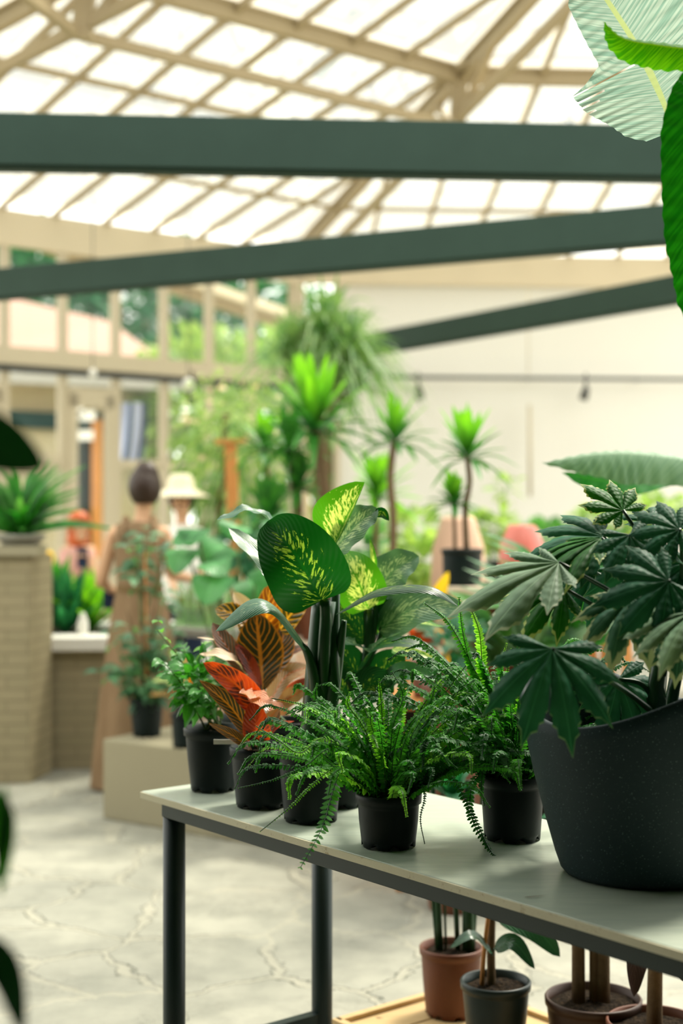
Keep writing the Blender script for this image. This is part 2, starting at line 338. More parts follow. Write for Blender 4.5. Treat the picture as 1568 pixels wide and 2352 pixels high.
G['orange'] = leaf_plain('orange leaf', (.75, .22, .01), (.85, .36, .02), .5, .35)
G['ban_pale'] = leaf_banana('banana leaf backlit', (.21, .36, .29), (.40, .52, .44), .48, (.42, .52, .22), .4, .035, 1.5, 0, 110.0, (1.5, 1.45, 1.38))  # pale teal stands in for light coming through the leaf
G['ban_br'] = leaf_banana('banana leaf bright', (.04, .30, .002), (.16, .50, .004), .45, (.30, .55, .02), .35, .03, 1.8)
G['ban_dk'] = leaf_banana('banana leaf deep green', (.004, .13, .004), (.012, .20, .006), .35, (.05, .3, .01), .35)
G['ban_grey'] = leaf_banana('banana leaf grey green', (.13, .27, .15), (.20, .36, .21), .2, (.3, .45, .3), .45)
G['grass'] = leaf_plain('pale strap leaf', (.05, .16, .07), (.20, .34, .20), .45, .3)
G['vdark'] = leaf_plain('near leaf', (.004, .035, .012), (.008, .06, .015), .4, .15)
G['palm'] = leaf_plain('palm leaf', (.008, .12, .010), (.04, .25, .02), .4, .35)

# ------------------------------------------------------------------ plant builders
def prof(t, kind):
    if kind == 'ovate': return max(0, math.sin(math.pi*min(1, t**.72)))**.62*(1-.12*t) if t < 1 else 0
    if kind == 'round': return max(0, math.sin(math.pi*min(1, t**.66)))**.5 if t < 1 else 0
    if kind == 'lance': return max(0, math.sin(math.pi*min(1, t**.85)))**.8 if t < 1 else 0
    if kind == 'obov': return max(0, math.sin(math.pi*min(1, t**1.25)))**.75 if t < 1 else 0
    if kind == 'strap': return min(1, .45+t*3)*max(0, 1-t**3)**.8
    if kind == 'banana': return min(1, (t*6)**.5)*max(0, 1-t**5)**.6
    return 1
def leaf(mb, pts, width, nrm=(0, -1, .4), fold=.25, wave=.0, kind='ovate', nv=14, nu=3, wl=1, wr=1, curl=0., mi=0, tear=None, wf=3.):
    c = spline(pts, nv); nrm = V(nrm); vs = []; uvs = []; ph = U(0, 6)
    for j, p in enumerate(c):
        t = j/(nv-1); T = (c[min(j+1, nv-1)]-c[max(j-1, 0)]).normalized()
        S = T.cross(nrm)
        S = S.normalized() if S.length > 1e-4 else V((1, 0, 0))
        Nn = S.cross(T).normalized(); hw = width/2*prof(t, kind)
        for i in range(-nu, nu+1):
            a = i/nu; s = hw*(wl if a < 0 else wr)*abs(a); ff = fold+curl*abs(a)
            q = p+S*(math.copysign(1, a) if a else 0)*s*math.cos(ff)+Nn*s*math.sin(ff)
            if wave: q += Nn*wave*abs(a)**1.5*math.sin(t*wf*6.28+ph+(1.3 if a > 0 else 0))*min(1, hw/(width*.3))
            vs.append(q); uvs.append((a*.5+.5, t))
    n = 2*nu+1; fs = []
    for j in range(nv-1):
        for i in range(n-1):
            if tear and tear(j/(nv-1), i): continue
            fs.append((j*n+i, j*n+i+1, (j+1)*n+i+1, (j+1)*n+i))
    mb.add(vs, fs, uvs, mi)
def pleaf(root, mat, px, width_px, nrm=(0, -1, .4), name='leaf', label=None, **k):
    """one leaf as a part of its own; px is a list of (x, y, depth) along the midrib"""
    d = px[len(px)//2][2]; mb = MB(); leaf(mb, [P(*q) for q in px], width_px*d/F_PX, nrm, **k)
    o = mb.build(name, mat, root)
    if label: o['label'] = label
    return o
def frond(mb, pts, plen, n=34, up=(0, -.3, 1), ruffle=.5, r=.0009, mi=0, smi=1, taper=.6, droop=.25, wide=.62):
    n = int(n*1.35); c = spline(pts, n+1); up = V(up); mb.tube(c[::3]+[c[-1]] if n % 3 else c[::3], r, 4, False, smi)
    for j in range(1, n+1):
        t = j/n; T = (c[min(j+1, n)]-c[j-1]).normalized(); S = T.cross(up)
        if S.length < .05: S = T.cross(V((1, 0, 0)))
        S.normalize(); Nn = S.cross(T)
        L = plen*min(1, .35+t*4)*max(.08, (1-t))**taper
        for sg in (-1, 1):
            l = L*U(.82, 1.12); D = (S*sg+T*U(.1, .45)+Nn*U(-ruffle, ruffle)*.6-Nn*droop).normalized()
            W = (T*U(.75, 1)+Nn*U(-ruffle, ruffle)).normalized(); h = l*wide*.5
            b = c[j]; e = b+D*l-Nn*l*U(0, .3)
            vs = [b-W*h*.35, b+W*h*.55, b+D*l*.3-W*h*1.0, b+D*l*.3+W*h*1.2, b+D*l*.68-W*h*.75-Nn*l*.08, b+D*l*.7+W*h*.85-Nn*l*.08, e]
            mb.add(vs, [(0, 2, 3, 1), (2, 4, 5, 3), (4, 6, 5)], [(.5, .1), (.5, .1), (.2, .4), (.8, .4), (.2, .7), (.8, .7), (.5, 1)], mi)
def crown(mb, c, n, L, wd, el=(-.1, 1.45), droop=.35, kind='strap', nv=8, mi=0, jit=.2, nu=1, fold=.35):
    c = V(c)
    for i in range(n):
        az = i*2.39996+U(-jit, jit); k = (i+.5)/n; e = el[0]+(el[1]-el[0])*k+U(-.08, .08); l = L*U(.8, 1.1)
        d = V((math.cos(az)*math.cos(e), math.sin(az)*math.cos(e), math.sin(e))); h = V((d.x, d.y, 0))
        p1 = c+d*l*.5; p2 = c+d*l*.95+(h*.25-V((0, 0, 1)))*l*droop*U(.6, 1.3)*(1-.75*k)
        leaf(mb, [c, p1, p2], wd*U(.8, 1.1), (0, 0, 1) if e < 1.2 else (0, -1, .2), fold, 0, kind, nv, nu, mi=mi)
def bush(mb, c, rad, n, size, kind='ovate', mi=0, nv=4, shell=.4, upb=.6, asp=.55, droop=.2, mis=1):
    c = V(c)
    for i in range(n):
        d = V((random.gauss(0, 1), random.gauss(0, 1), random.gauss(0, 1))).normalized(); r = U(shell, 1)**.6
        p = c+V((d.x*rad[0]*r, d.y*rad[1]*r, d.z*rad[2]*r)); s = size*U(.6, 1.2)
        g = (d+V((U(-.6, .6), U(-.6, .6), U(-.3, .5)))).normalized()
        leaf(mb, [p, p+g*s*.5, p+g*s-V((0, 0, s*droop))], s*asp, (U(-.5, .5), U(-.8, .2), upb+U(0, .5)), .2, 0, kind, nv, 1, mi=mi+(i % mis))
def palmate(root, mat, c, R, nrm, fwd, lobes=8, spread=250, name='leaf', droop=.35, depth=.42, petal=1.0, label=None, rs=None, lens=None):
    """a lobed hand-shaped leaf: c heart, R lobe length, fwd the middle lobe's direction, nrm its upper side"""
    nrm = V(nrm).normalized(); fwd = V(fwd); fwd = (fwd-nrm*fwd.dot(nrm)).normalized(); sd = fwd.cross(nrm)
    out = []; step = math.radians(spread)/(lobes-1); g = step/2
    for k in range(lobes):
        a0 = -math.radians(spread)/2+k*step; m = abs(k-(lobes-1)/2)/((lobes-1)/2)
        Lk = (1-.42*m*m)*(lens[k] if lens else U(.9, 1.06))
        pts = [(-g, depth*(1-.25*m), 1.0), (-g*.97, .56*Lk, .97), (-g*.99, .68*Lk, .9), (-g*.80, .71*Lk, .82), (-g*.82, .79*Lk, .7), (-g*.56, .82*Lk, .6), (-g*.52, .90*Lk, .42), (-g*.24, .94*Lk, .25), (0, 1.10*Lk, 0)]
        for (q, r, u) in pts: out.append((a0+q*petal, r, u, k))
        for (q, r, u) in pts[::-1][1:-1]: out.append((a0-q*petal, r, u, k))
    out.append((math.radians(spread)/2+g, depth*.75, 1.0, lobes))
    rings = rs or [.0, .14, .3, .46, .62, .8, 1.0]; vs = []; uvs = []; no = len(out); mb = MB()
    for t in rings:
        for (a, r, u, k) in out:
            rr = r*t; lift = -droop*.8*(rr**2)+.045*math.cos(u*3.14)*t*rr - .02*math.sin(9*rr)*u
            vs.append(V(c)+(fwd*math.cos(a)+sd*math.sin(a))*R*rr*(1-.12*droop*rr)+nrm*R*lift+V((0, 0, -R*droop*.25*rr*rr))); uvs.append((u, t if t < 1 else 1.0))
    fs = [(j*no+i, j*no+i+1, (j+1)*no+i+1, (j+1)*no+i) for j in range(len(rings)-1) for i in range(no-1)]
    mb.add(vs, fs, uvs); o = mb.build(name, mat, root)
    if label: o['label'] = label
    return o
def stalk(root, pts, r, mat, name='stem', n=8, seg=10):
    mb = MB(); c = spline(pts, seg); rs = [r[0]+(r[1]-r[0])*i/(seg-1) for i in range(seg)] if hasattr(r, '__len__') else r
    mb.tube(c, rs, n); return mb.build(name, mat, root)
def pot(root, c, rt, rb, h, mat, soil=True, feet=True, lip=.008, soil_z=.02, n=48, name='pot'):
    mb = MB()
    P0 = [(rb*.3, .004), (rb-.003, .004), (rb, .002), (rb+.001, .016), (rb+(rt-rb)*.5, h*.5), (rt-.004, h-.028), (rt-.004, h-.022), (rt+.001, h-.020), (rt+.002, h-.004), (rt-.001, h), (rt-.005, h-.001), (rt-.007, h-.03), (rb-.004, .02), (rb*.3, .02)]
    z0 = (lambda q, z: (.009 if math.sin(q*8) > .45 and z < .006 else 0)) if feet else None
    mb.lathe(P0, c, n, z0); o = mb.build(name, mat, root)
    if soil:
        ms = MB(); rr = rt-.010; zs = h-soil_z
        ms.lathe([(rr, zs-.004), (rr*.8, zs), (rr*.55, zs+.003), (rr*.25, zs+.004), (.004, zs+.004)], c, 24, lambda q, z: .003*math.sin(q*5+z*900)); ms.build('soil', M['soil'], root)
    return o

# ------------------------------------------------------------------ the conservatory
K = V((-.446, 14., 0)); ZE, SLOPE, HK, LEN = 3.975, .224, .33, 5.35
def dirs(a): e = V((math.cos(a), math.sin(a), 0)); return e, V((e.y, -e.x, 0))
a1 = math.radians(40); e1, n1 = dirs(a1); a2 = math.radians(4.4); e2, n2 = dirs(a2); a0 = math.radians(75.6); e0, n0 = dirs(a0)
K0 = K-e1*LEN; K2 = K+e2*LEN

fl = MB(); fl.add([(-9, -5, 0), (8, -5, 0), (8, 16, 0), (-9, 16, 0)], [(0, 1, 2, 3)]); tagp(fl.build('floor', M['floor'], smooth=False), kind='structure')
M['ground'] = plain('garden gravel', (.42, .40, .30), .9, .1, .15, 3)
gd = MB(); gd.add([(-40, -30, -.05), (40, -30, -.05), (40, 60, -.05), (-40, 60, -.05)], [(0, 1, 2, 3)]); tagp(gd.build('ground', M['ground'], smooth=False), kind='structure')

def roof_facet(Kr, e, n, name, raf_off):
    """Kr: right-hand corner; s runs left from it, u runs inward"""
    root = thing(name, None, None, Kr, kind='structure')
    pt = lambda s, u, dz=0: V((0, 0, ZE+SLOPE*u+dz))+Kr-e*s+n*u
    mb = MB(); mb.add([pt(0, 0, .06), pt(LEN, 0, .06), pt(LEN-HK*7.6, 7.6, .06), pt(HK*7.6, 7.6, .06)], [(0, 1, 2, 3)]); mb.build('glass_roof_pane', M['glass'], root, False)
    s = raf_off
    while s < LEN:
        um = min(7.5, s/HK, (LEN-s)/HK)
        if um > .3:
            m = MB(); m.bar(pt(s, 0), pt(s, um), .036, .05, (0, 0, 1)); m.build('rafter', M['roof_steel'], root, False)
        s += .5
    for u, wd, h in ((1.07, .035, .04), (2.23, .035, .045), (5.2, .05, .07)):
        m = MB(); m.bar(pt(HK*u, u, -.02), pt(LEN-HK*u, u, -.02), wd, h); m.build('purlin', M['roof_steel'], root, False)
    m = MB(); m.bar(pt(HK*3.37, 3.37, -.02), pt(LEN-HK*3.37, 3.37, -.02), .07, .10); m.bar(pt(HK*3.37, 3.37, .04), pt(LEN-HK*3.37, 3.37, .04), .12, .02); m.build('upper_chord', M['roof_steel'], root, False)
    m = MB(); m.bar(pt(HK*3.3, 3.3, -.36), pt(LEN-HK*3.3, 3.3, -.36), .055, .065); m.build('lower_chord', M['roof_steel'], root, False)
    m = MB(); s = HK*3.3+.1
    while s < LEN-HK*3.3-.25:
        m.bar(pt(s, 3.33, -.06), pt(s+.25, 3.3, -.34), .004, .004); m.bar(pt(s+.25, 3.3, -.34), pt(s+.5, 3.33, -.06), .004, .004); s += .5
    m.build('truss_rod', M['roof_steel'], root, False)
    return root
def hip(Kc, na, nb, root):
    h = (na+nb); h = h/(h.dot(na)); g = lambda u, dz: Kc+h*u+V((0, 0, ZE+SLOPE*u+dz))
    m = MB(); m.bar(g(0, -.02), g(7.6, -.02), .06, .10); m.bar(g(0, .04), g(7.6, .04), .11, .015); m.build('hip_rafter', M['roof_steel'], root, False)
    m = MB(); m.bar(g(0.9, -.30), g(7.6, -.36), .055, .07); m.build('hip_tie', M['roof_steel'], root, False)
    m = MB(); m.bar(g(3.37, .0), g(3.33, -.40), .10, .12, (1, 0, 0)); m.bar(g(3.0, -.05), g(3.3, -.36), .05, .05); m.bar(g(3.9, -.02), g(3.4, -.34), .05, .05); m.build('hip_bracket', M['roof_steel'], root, False)
rf1 = roof_facet(K, e1, n1, 'ceiling', .17)
rf2 = roof_facet(K2, e2, n2, 'ceiling_glass', (LEN-1.71) % .5)
rf0 = roof_facet(K0, e0, n0, 'ceiling_left', .25)
hip(K, n1, n2, rf1); hip(K0, n0, n1, rf1)

# eave boards
def wall_pt(Kr, e, n, s, z, u=0): return Kr-e*s+n*u+V((0, 0, z))
for nm, Kr, e, n in (('trim_1', K, e1, n1), ('trim_2', K2, e2, n2), ('trim_3', K0, e0, n0)):
    m = MB(); m.bar(wall_pt(Kr, e, n, -.05, ZE-.13, -.02), wall_pt(Kr, e, n, LEN+.05, ZE-.13, -.02), .14, .27); m.bar(wall_pt(Kr, e, n, -.05, ZE-.285, .03), wall_pt(Kr, e, n, LEN+.05, ZE-.285, .03), .05, .04)
    tagp(m.build(nm, M['band'], smooth=False), kind='structure')
# cream far wall (right of the corner post)
mid = (K+e2*.42+K2+e2*2)/2; m = MB(); m.bar(wall_pt(K2+e2*2, e2, n2, 0, ZE/2-.13, -.1), K+e2*.42+V((0, 0, ZE/2-.13))-n2*.1, .16, ZE-.26)
tagp(m.build('wall_far', M['wallp'], smooth=False), kind='structure')
m = MB(); m.bar(K+V((0, 0, 0)), K+V((0, 0, ZE-.26)), .14, .16, (1, 0, 0)); tagp(m.build('trim_4', M['mull'], smooth=False), kind='structure')
m = MB(); m.bar(wall_pt(K, e2, n2, -.0, .45), wall_pt(K, e2, n2, -.42, .45), .14, .9); tagp(m.build('wall_corner', M['wallp'], smooth=False), kind='structure')
m = MB(); m.bar(wall_pt(K, e2, n2, -.05, 3.35), wall_pt(K, e2, n2, -.42, 3.35), .06, .05); m.bar(wall_pt(K, e2, n2, -.40, .9), wall_pt(K, e2, n2, -.40, 3.7), .08, .06, (1, 0, 0))
m.add([wall_pt(K, e2, n2, 0, .9), wall_pt(K, e2, n2, -.42, .9), wall_pt(K, e2, n2, -.42, 3.7), wall_pt(K, e2, n2, 0, 3.7)], [(0, 1, 2, 3)], mi=1)
tagp(m.build('window_12', [M['mull'], M['glass']], smooth=False), kind='structure')
# left glazed wall
RZ = 2.70
wl = thing('wall_left', None, None, K, kind='structure')
wp = lambda s, z, u=0: wall_pt(K, e1, n1, s, z, u)
smull = [0.55, 1.04, 1.54, 2.05, 2.58, 3.13, 3.66, 4.2, 4.75, 5.3]
for s in smull:
    m = MB(); m.bar(wp(s, 0), wp(s, ZE-.26), .07, .075, n1); m.build('mullion', M['mull'], wl, False)
m = MB(); m.bar(wp(-.02, RZ+.05, .02), wp(LEN, RZ+.05, .02), .1, .15); m.build('transom', M['mull'], wl, False)
m = MB(); m.bar(wp(-.02, RZ-.06, .05), wp(LEN, RZ-.06, .05), .06, .05); m.build('cable_tray', M['dark'], wl, False)
m = MB(); m.bar(wp(-.02, .2), wp(LEN, .2), .12, .4); m.build('dado', M['wallp'], wl, False)
edges = [0.0]+smull
for i in range(len(edges)-1):
    s0, s1 = edges[i], edges[i+1]; r = thing('window_%d' % (i+1), None, None, wp((s0+s1)/2, .4), kind='structure')
    mm = MB(); mm.add([wp(s0, .4, -.01), wp(s1, .4, -.01), wp(s1, ZE-.26, -.01), wp(s0, ZE-.26, -.01)], [(0, 1, 2, 3)]); mm.build('pane', M['glass'], r, False)
    if i not in (4, 6): # crossbars
        mm = MB(); mm.bar(wp(s0, 1.86), wp(s1, 1.86), .06, .075); mm.build('glazing_bar', M['mull'], r, False)
for i, (s0, s1) in enumerate(((2.07, 2.56), (3.15, 3.64))):
    d = thing('door_%d' % (i+1), None, None, wp((s0+s1)/2, 0), kind='structure')
    mm = MB(); zt = 2.46
    mm.bar(wp(s0+.06, .0, .03), wp(s0+.06, zt, .03), .09, .05, n1); mm.bar(wp(s1-.06, .0, .03), wp(s1-.06, zt, .03), .09, .05, n1)
    mm.bar(wp(s0+.02, zt-.03, .03), wp(s1-.02, zt-.03, .03), .05, .17); mm.bar(wp(s0+.02, .95, .03), wp(s1-.02, .95, .03), .05, .14); mm.bar(wp(s0+.02, .16, .03), wp(s1-.02, .16, .03), .05, .3)
    df = mm.build('door_frame', M['mull'], d, False); bpy.context.view_layer.update()
    hh = MB(); hh.bar(wp(s0+.07, 1.02, .08), wp(s0+.07, 1.16, .08), .015, .015, n1); ho = hh.build('door_handle', M['dark'], None, False); ho.parent = df; ho.matrix_parent_inverse = df.matrix_world.inverted()
m = MB(); m.bar(wp(2.6, 1.88, .01), wp(3.1, 1.88, .01), .09, .09); tagp(m.build('trim_5', M['mull'], smooth=False), kind='structure')
m = MB(); m.bar(wall_pt(K0, e0, n0, 0, .45), wall_pt(K0, e0, n0, LEN, .45), .14, .9); tagp(m.build('wall_side', M['wallp'], smooth=False), kind='structure')

# unseen solid ceiling and walls added to shade the foreground
m = MB(); m.box((0, -.85, 3.42), (13.4, 8.1, .2)); tagp(m.build('shade_ceiling', M['darkw'], smooth=False), kind='structure')
m = MB(); m.box((0, -4.9, 1.7), (13.4, .2, 3.4)); tagp(m.build('shade_wall_back', M['darkw'], smooth=False), kind='structure')
m = MB(); m.box((-6.6, -.7, 1.7), (.2, 8.2, 3.4)); tagp(m.build('shade_wall_left', M['darkw'], smooth=False), kind='structure')
m = MB(); m.box((2.9, -.7, 1.7), (.2, 8.2, 3.4)); tagp(m.build('shade_wall_right', M['darkw'], smooth=False), kind='structure')

# grey green beams
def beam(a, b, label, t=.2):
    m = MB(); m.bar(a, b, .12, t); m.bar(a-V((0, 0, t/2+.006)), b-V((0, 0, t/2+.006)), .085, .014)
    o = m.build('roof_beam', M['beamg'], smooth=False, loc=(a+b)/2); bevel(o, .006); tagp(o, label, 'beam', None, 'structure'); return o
ZB = 2.90
def bm_pts(x0, d0, x1, d1): return V(((x0-784)/F_PX*d0, d0, ZB+.1)), V(((x1-784)/F_PX*d1, d1, ZB+.1))
def zb(py, d): return EYE+(1176-py)/F_PX*d
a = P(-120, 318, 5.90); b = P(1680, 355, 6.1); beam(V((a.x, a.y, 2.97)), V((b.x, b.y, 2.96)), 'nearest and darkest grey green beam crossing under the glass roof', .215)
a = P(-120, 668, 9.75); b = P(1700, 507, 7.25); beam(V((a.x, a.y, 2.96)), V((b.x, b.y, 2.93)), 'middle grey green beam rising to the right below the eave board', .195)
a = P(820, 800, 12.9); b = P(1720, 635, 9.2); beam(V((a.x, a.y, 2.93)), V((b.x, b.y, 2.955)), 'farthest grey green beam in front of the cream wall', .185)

# track with spotlights and conduit on the far wall
tr = thing('light_track', 'long black lighting track along the cream wall', 'lighting track', wall_pt(K2, e2, n2, 2.5, 2.74, .25))
m = MB(); m.bar(wall_pt(K2+e2, e2, n2, 0, 2.74, .25), wall_pt(K, e2, n2, -.75, 2.74, .25), .03, .035); m.build('rail', M['dark'], tr, False)
for s in (-1.2, -2.3, -3.4): m = MB(); m.bar(wall_pt(K, e2, n2, s, 2.74, .25), wall_pt(K, e2, n2, s, 2.74, .0), .01, .01); m.build('bracket', M['dark'], tr, False)
def spot(px, py, d, label, ax):
    c = P(px, py, d); r = thing('spotlight', label, 'spotlight', c, 'spotlights')
    m = MB(); m.bar(c+V((0, 0, .16)), c, .02, .02, (1, 0, 0)); m.build('arm', M['dark'], r, False)
    m = MB(); m.tube([c-V(ax)*.02, c+V(ax)*.10], [.032, .045], 14); m.build('lamp_head', M['dark'], r)
spot(1345, 895, 13.97, 'small black spotlight hanging from track on the right, over bare wall', (-.3, -.3, -.9))
spot(960, 893, 13.85, 'small black spotlight on track beside the tall ponytail palm', (.2, -.4, -.9))
spot(440, 892, 13.12, 'black spotlight on the glazed wall beside the white highlight ball', (.1, -.3, -.95))
m = MB(); x = P(1213, 650, 13.9); m.tube([V((x.x, x.y, 3.6)), V((x.x, x.y, 2.78))], .006, 6); c1 = P(1216, 930, 13.9); c2 = P(1217, 1140, 13.9); m.bar(c1, c2, .05, .03, (1, 0, 0))
tagp(m.build('conduit', M['mull'], loc=(c1+c2)/2), 'thin beige conduit running down the cream wall', 'conduit')

# ------------------------------------------------------------------ outside
def tree(px, py, d, rx, rz, n, size, mat, label, trunk=True):
    c = P(px, py, d); r = thing('garden_tree', label, 'tree', (c.x, c.y, 0), 'trees outside the glass')
    mb = MB(); bush(mb, c, (rx, rx*.7, rz), n, size, upb=.5, shell=.1); mb.build('foliage', mat, r)
    m = MB(); m.tube([(c.x, c.y, -.05), (c.x+.1, c.y, c.z*.5), c], [.14, .1, .06], 8); m.build('trunk', M['bark'], r)
tree(60, 660, 26, 2.4, 1.1, 1100, .42, G['bushd'], 'dark tree seen through the glass at the far left')
tree(330, 720, 29, 3.0, 1.5, 1300, .46, G['bushd'], 'dark spreading tree above the pink roof')
tree(540, 760, 26, 1.8, 1.3, 1000, .38, G['bushd'], 'dark tree through the glass left of ponytail palm')
tree(455, 960, 19, 1.0, 1.2, 900, .30, G['bushl'], 'bright green shrub tree outside behind the glazed wall')
tree(610, 1000, 21, 1.5, 1.7, 1000, .32, G['bushl'], 'light green tree outside near the corner post')
tree(760, 960, 20, 1.2, 1.2, 600, .3, G['bushm'], 'mid green tree behind the corner window')
hs = thing('garden_building', 'low cream building with pinkish tiled roof outside', 'building', P(130, 1000, 19)*1)
hs.location.z = 0
def at(px, py, d): return P(px, py, d)
m = MB(); a_, b_ = at(-160, 1000, 18), at(385, 1000, 19.6); m.bar(V((a_.x, a_.y, 1.35)), V((b_.x, b_.y, 1.66)), .3, 3.32); m.build('wall', plain('warm plaster', (.58, .50, .33), .8), hs, False)
m = MB(); f0, f1 = V((a_.x, a_.y-1.0, 3.22)), V((b_.x+.3, b_.y-1.0, 3.22)); k0, k1 = f0+V((0, 3, 1.35)), f1+V((-1.4, 3, 1.1))
m.add([f0, f1, k1, k0, f0-V((0, 0, .1)), f1-V((0, 0, .1))], [(0, 1, 2, 3), (4, 5, 1, 0)]); m.build('roof', M['tile'], hs, False)
m = MB(); m.bar(f0+V((0, -.02, -.12)), f1+V((0, -.02, -.12)), .12, .16); m.build('gutter', plain('pale gutter', (.40, .39, .36), .5), hs, False)
m = MB(); q0 = at(20, 905, 17.6); q1 = at(345, 880, 18.9); m.bar(V((a_.x+.3, a_.y-.2, 2.62)), V((b_.x, b_.y-.2, 2.62)), .06, .22); m.build('fascia', plain('teal fascia', (.012, .05, .05), .6), hs, False)
for (x0, x1, z0, z1) in ((185, 228, .9, 2.5), (40, 70, .9, 1.2)):
    p0, p1 = at(x0, 1000, 18.2), at(x1, 1000, 18.4); m = MB(); m.bar(V((p0.x, p0.y-.1, (z0+z1)/2)), V((p1.x, p1.y-.1, (z0+z1)/2)), .12, z1-z0); m.build('window', plain('dark opening', (.01, .03, .03), .3), hs, False)
m = MB(); m.bar(V((at(232, 0, 18.4).x, 18.1, .1)), V((at(232, 0, 18.4).x, 18.1, 2.6)), .12, .12, (1, 0, 0)); m.build('timber_post', M['orangew'], hs, False)
for i, (x, y, s) in enumerate(((172, 945, 1), (200, 955, 1), (190, 1000, 1.3))):
    p = at(x, y, 17.9); m = MB(); m.box(p, (.2*s, .02, .12)); tagp(m.build('paper_notice', M['white'], smooth=False, loc=p), ('left upper', 'right upper', 'larger lower')[i]+' pale notice stuck on the building outside', 'notice')
# neighbouring canopy seen through the upper panes
cp = thing('canopy', 'long pale sloping canopy roof outside above the trees', 'canopy', (at(300, 600, 16.5).x, 16.5, 0))
m = MB(); A, B = at(-100, 470, 15.8), at(760, 760, 19.5); m.bar(A, B, 1.2, .10, (0, -.3, 1)); m.build('canopy_roof', M['band'], cp, False)
m = MB(); m.bar(A-V((0, 0, .12)), B-V((0, 0, .12)), .1, .16); m.build('canopy_beam', M['roof_steel'], cp, False)
for t in (.05, .92):
    q = A.lerp(B, t); m = MB(); m.bar((q.x, q.y, -.05), q, .1, .1, (1, 0, 0)); m.build('canopy_post', M['roof_steel'], cp, False)
# blue and white banner by the door
b0 = at(308, 925, 13.6); m = MB(); nvb = 12
vs = []; uvs = []
for j in range(nvb):
    t = j/(nvb-1); z = b0.z-t*.62
    for i in range(9):
        a = i/8; vs.append((b0.x+(a-.5)*.24*(1+.1*math.sin(t*3))-.05*t*t, b0.y+.05*math.sin(a*9+t*1.5), z)); uvs.append((a, t))
m.add(vs, [(j*9+i, j*9+i+1, (j+1)*9+i+1, (j+1)*9+i) for j in range(nvb-1) for i in range(8)], uvs)
mm_, nt = NT('striped cloth'); uv = N(nt, 'ShaderNodeUVMap', uv_map='UVMap'); sp = nt.nodes.new('ShaderNodeSeparateXYZ'); nt.links.new(uv, sp.inputs[0])
st = MA(nt, 'GREATER_THAN', MA(nt, 'SINE', MA(nt, 'MULTIPLY_ADD', sp.outputs[0], 12.0, MA(nt, 'MULTIPLY', sp.outputs[1], .8))), -.1); OUT(nt, princ(nt, MIX(nt, st, (.02, .05, .09), (.60, .66, .95)), .8, .1))
tagp(m.build('cloth_banner', mm_, loc=b0), 'blue and white striped cloth hanging beyond the door panes', 'banner')
# white globes; the larger stands in for a blurred highlight
for (x, y, d, r, lab) in ((432, 885, 12.2, .055, 'white ball standing in for a blurred highlight by the spotlight'), (213, 858, 11.9, .035, 'small white globe lamp under the rail between the doors')):
    c = P(x, y, d); rr = thing('hanging_globe', lab, 'lamp', c, 'pendant lamps'); m = MB(); m.lathe([(.005, r*1.2), (r*.7, r*.8), (r, 0), (r*.7, -r*.8), (.003, -r)], c, 20); m.build('white_globe', M['white'], rr)
    m = MB(); m.tube([c+V((0, 0, r)), V((c.x, c.y, 4.1))], .004, 5); m.build('cord', M['dark'], rr)

# ------------------------------------------------------------------ brick planter, pier, plinth
def orient_box(nm, a, b, depth_dir, depth, z0, z1, mat, root=None, smooth=False):
    a = V((a.x, a.y, 0)); b = V((b.x, b.y, 0)); dd = V(depth_dir).normalized()*depth; m = MB()
    q = [a, b, b+dd, a+dd]; vs = [p+V((0, 0, z)) for z in (z0, z1) for p in q]
    m.add(vs, [(3, 2, 1, 0), (4, 5, 6, 7), (0, 1, 5, 4), (1, 2, 6, 5), (2, 3, 7, 6), (3, 0, 4, 7)])
    return m
pl = thing('brick_planter', 'low painted brick planter with cream coping behind the standing woman', 'planter', (P(140, 0, 8).x, 8.2, 0))
a_, b_ = P(-10, 1776, 7.88), P(300, 1764, 7.95); dd = V((.15, 1, 0)); dn = dd.normalized()
def brick_mesh(nm, a, b, dd, dep, z0, z1, root):
    """brick box in its own frame so that the courses follow its face"""
    L = (V((b.x-a.x, b.y-a.y, 0))).length; ang = math.atan2(b.y-a.y, b.x-a.x); m = MB()
    # faces mapped by uv in metres
    def quad(p0, p1, p2, p3, w, h): m.add([p0, p1, p2, p3], [(0, 1, 2, 3)], [(0, 0), (w, 0), (w, h), (0, h)])
    A, B = V((a.x, a.y, 0)), V((b.x, b.y, 0)); D = V(dd).normalized()*dep; Z0, Z1 = V((0, 0, z0)), V((0, 0, z1)); h = z1-z0
    quad(A+Z0, B+Z0, B+Z1, A+Z1, L, h); quad(B+Z0, B+D+Z0, B+D+Z1, B+Z1, dep, h); quad(B+D+Z0, A+D+Z0, A+D+Z1, B+D+Z1, L, h); quad(A+D+Z0, A+Z0, A+Z1, A+D+Z1, dep, h); quad(A+Z1, B+Z1, B+D+Z1, A+D+Z1, L, dep)
    return m.build(nm, M['brick'], root, False)
def p2(x, y): return V((x, y, 0))
brick_mesh('brick_wall', p2(a_.x, a_.y), p2(b_.x, b_.y), dn, 1.15, 0, .66, pl)
m = MB(); c0, c1 = p2(a_.x+.02, a_.y)-dn*.05, p2(b_.x+.02, b_.y)-dn*.05
for (o, w_) in ((0.1, .26), (1.07, .2)):
    m = MB(); m.bar(c0+dn*o+V((0, 0, .70)), c1+dn*o+V((0, 0, .70)), w_, .075); bevel(m.build('coping', M['wallp'], pl, False), .008)

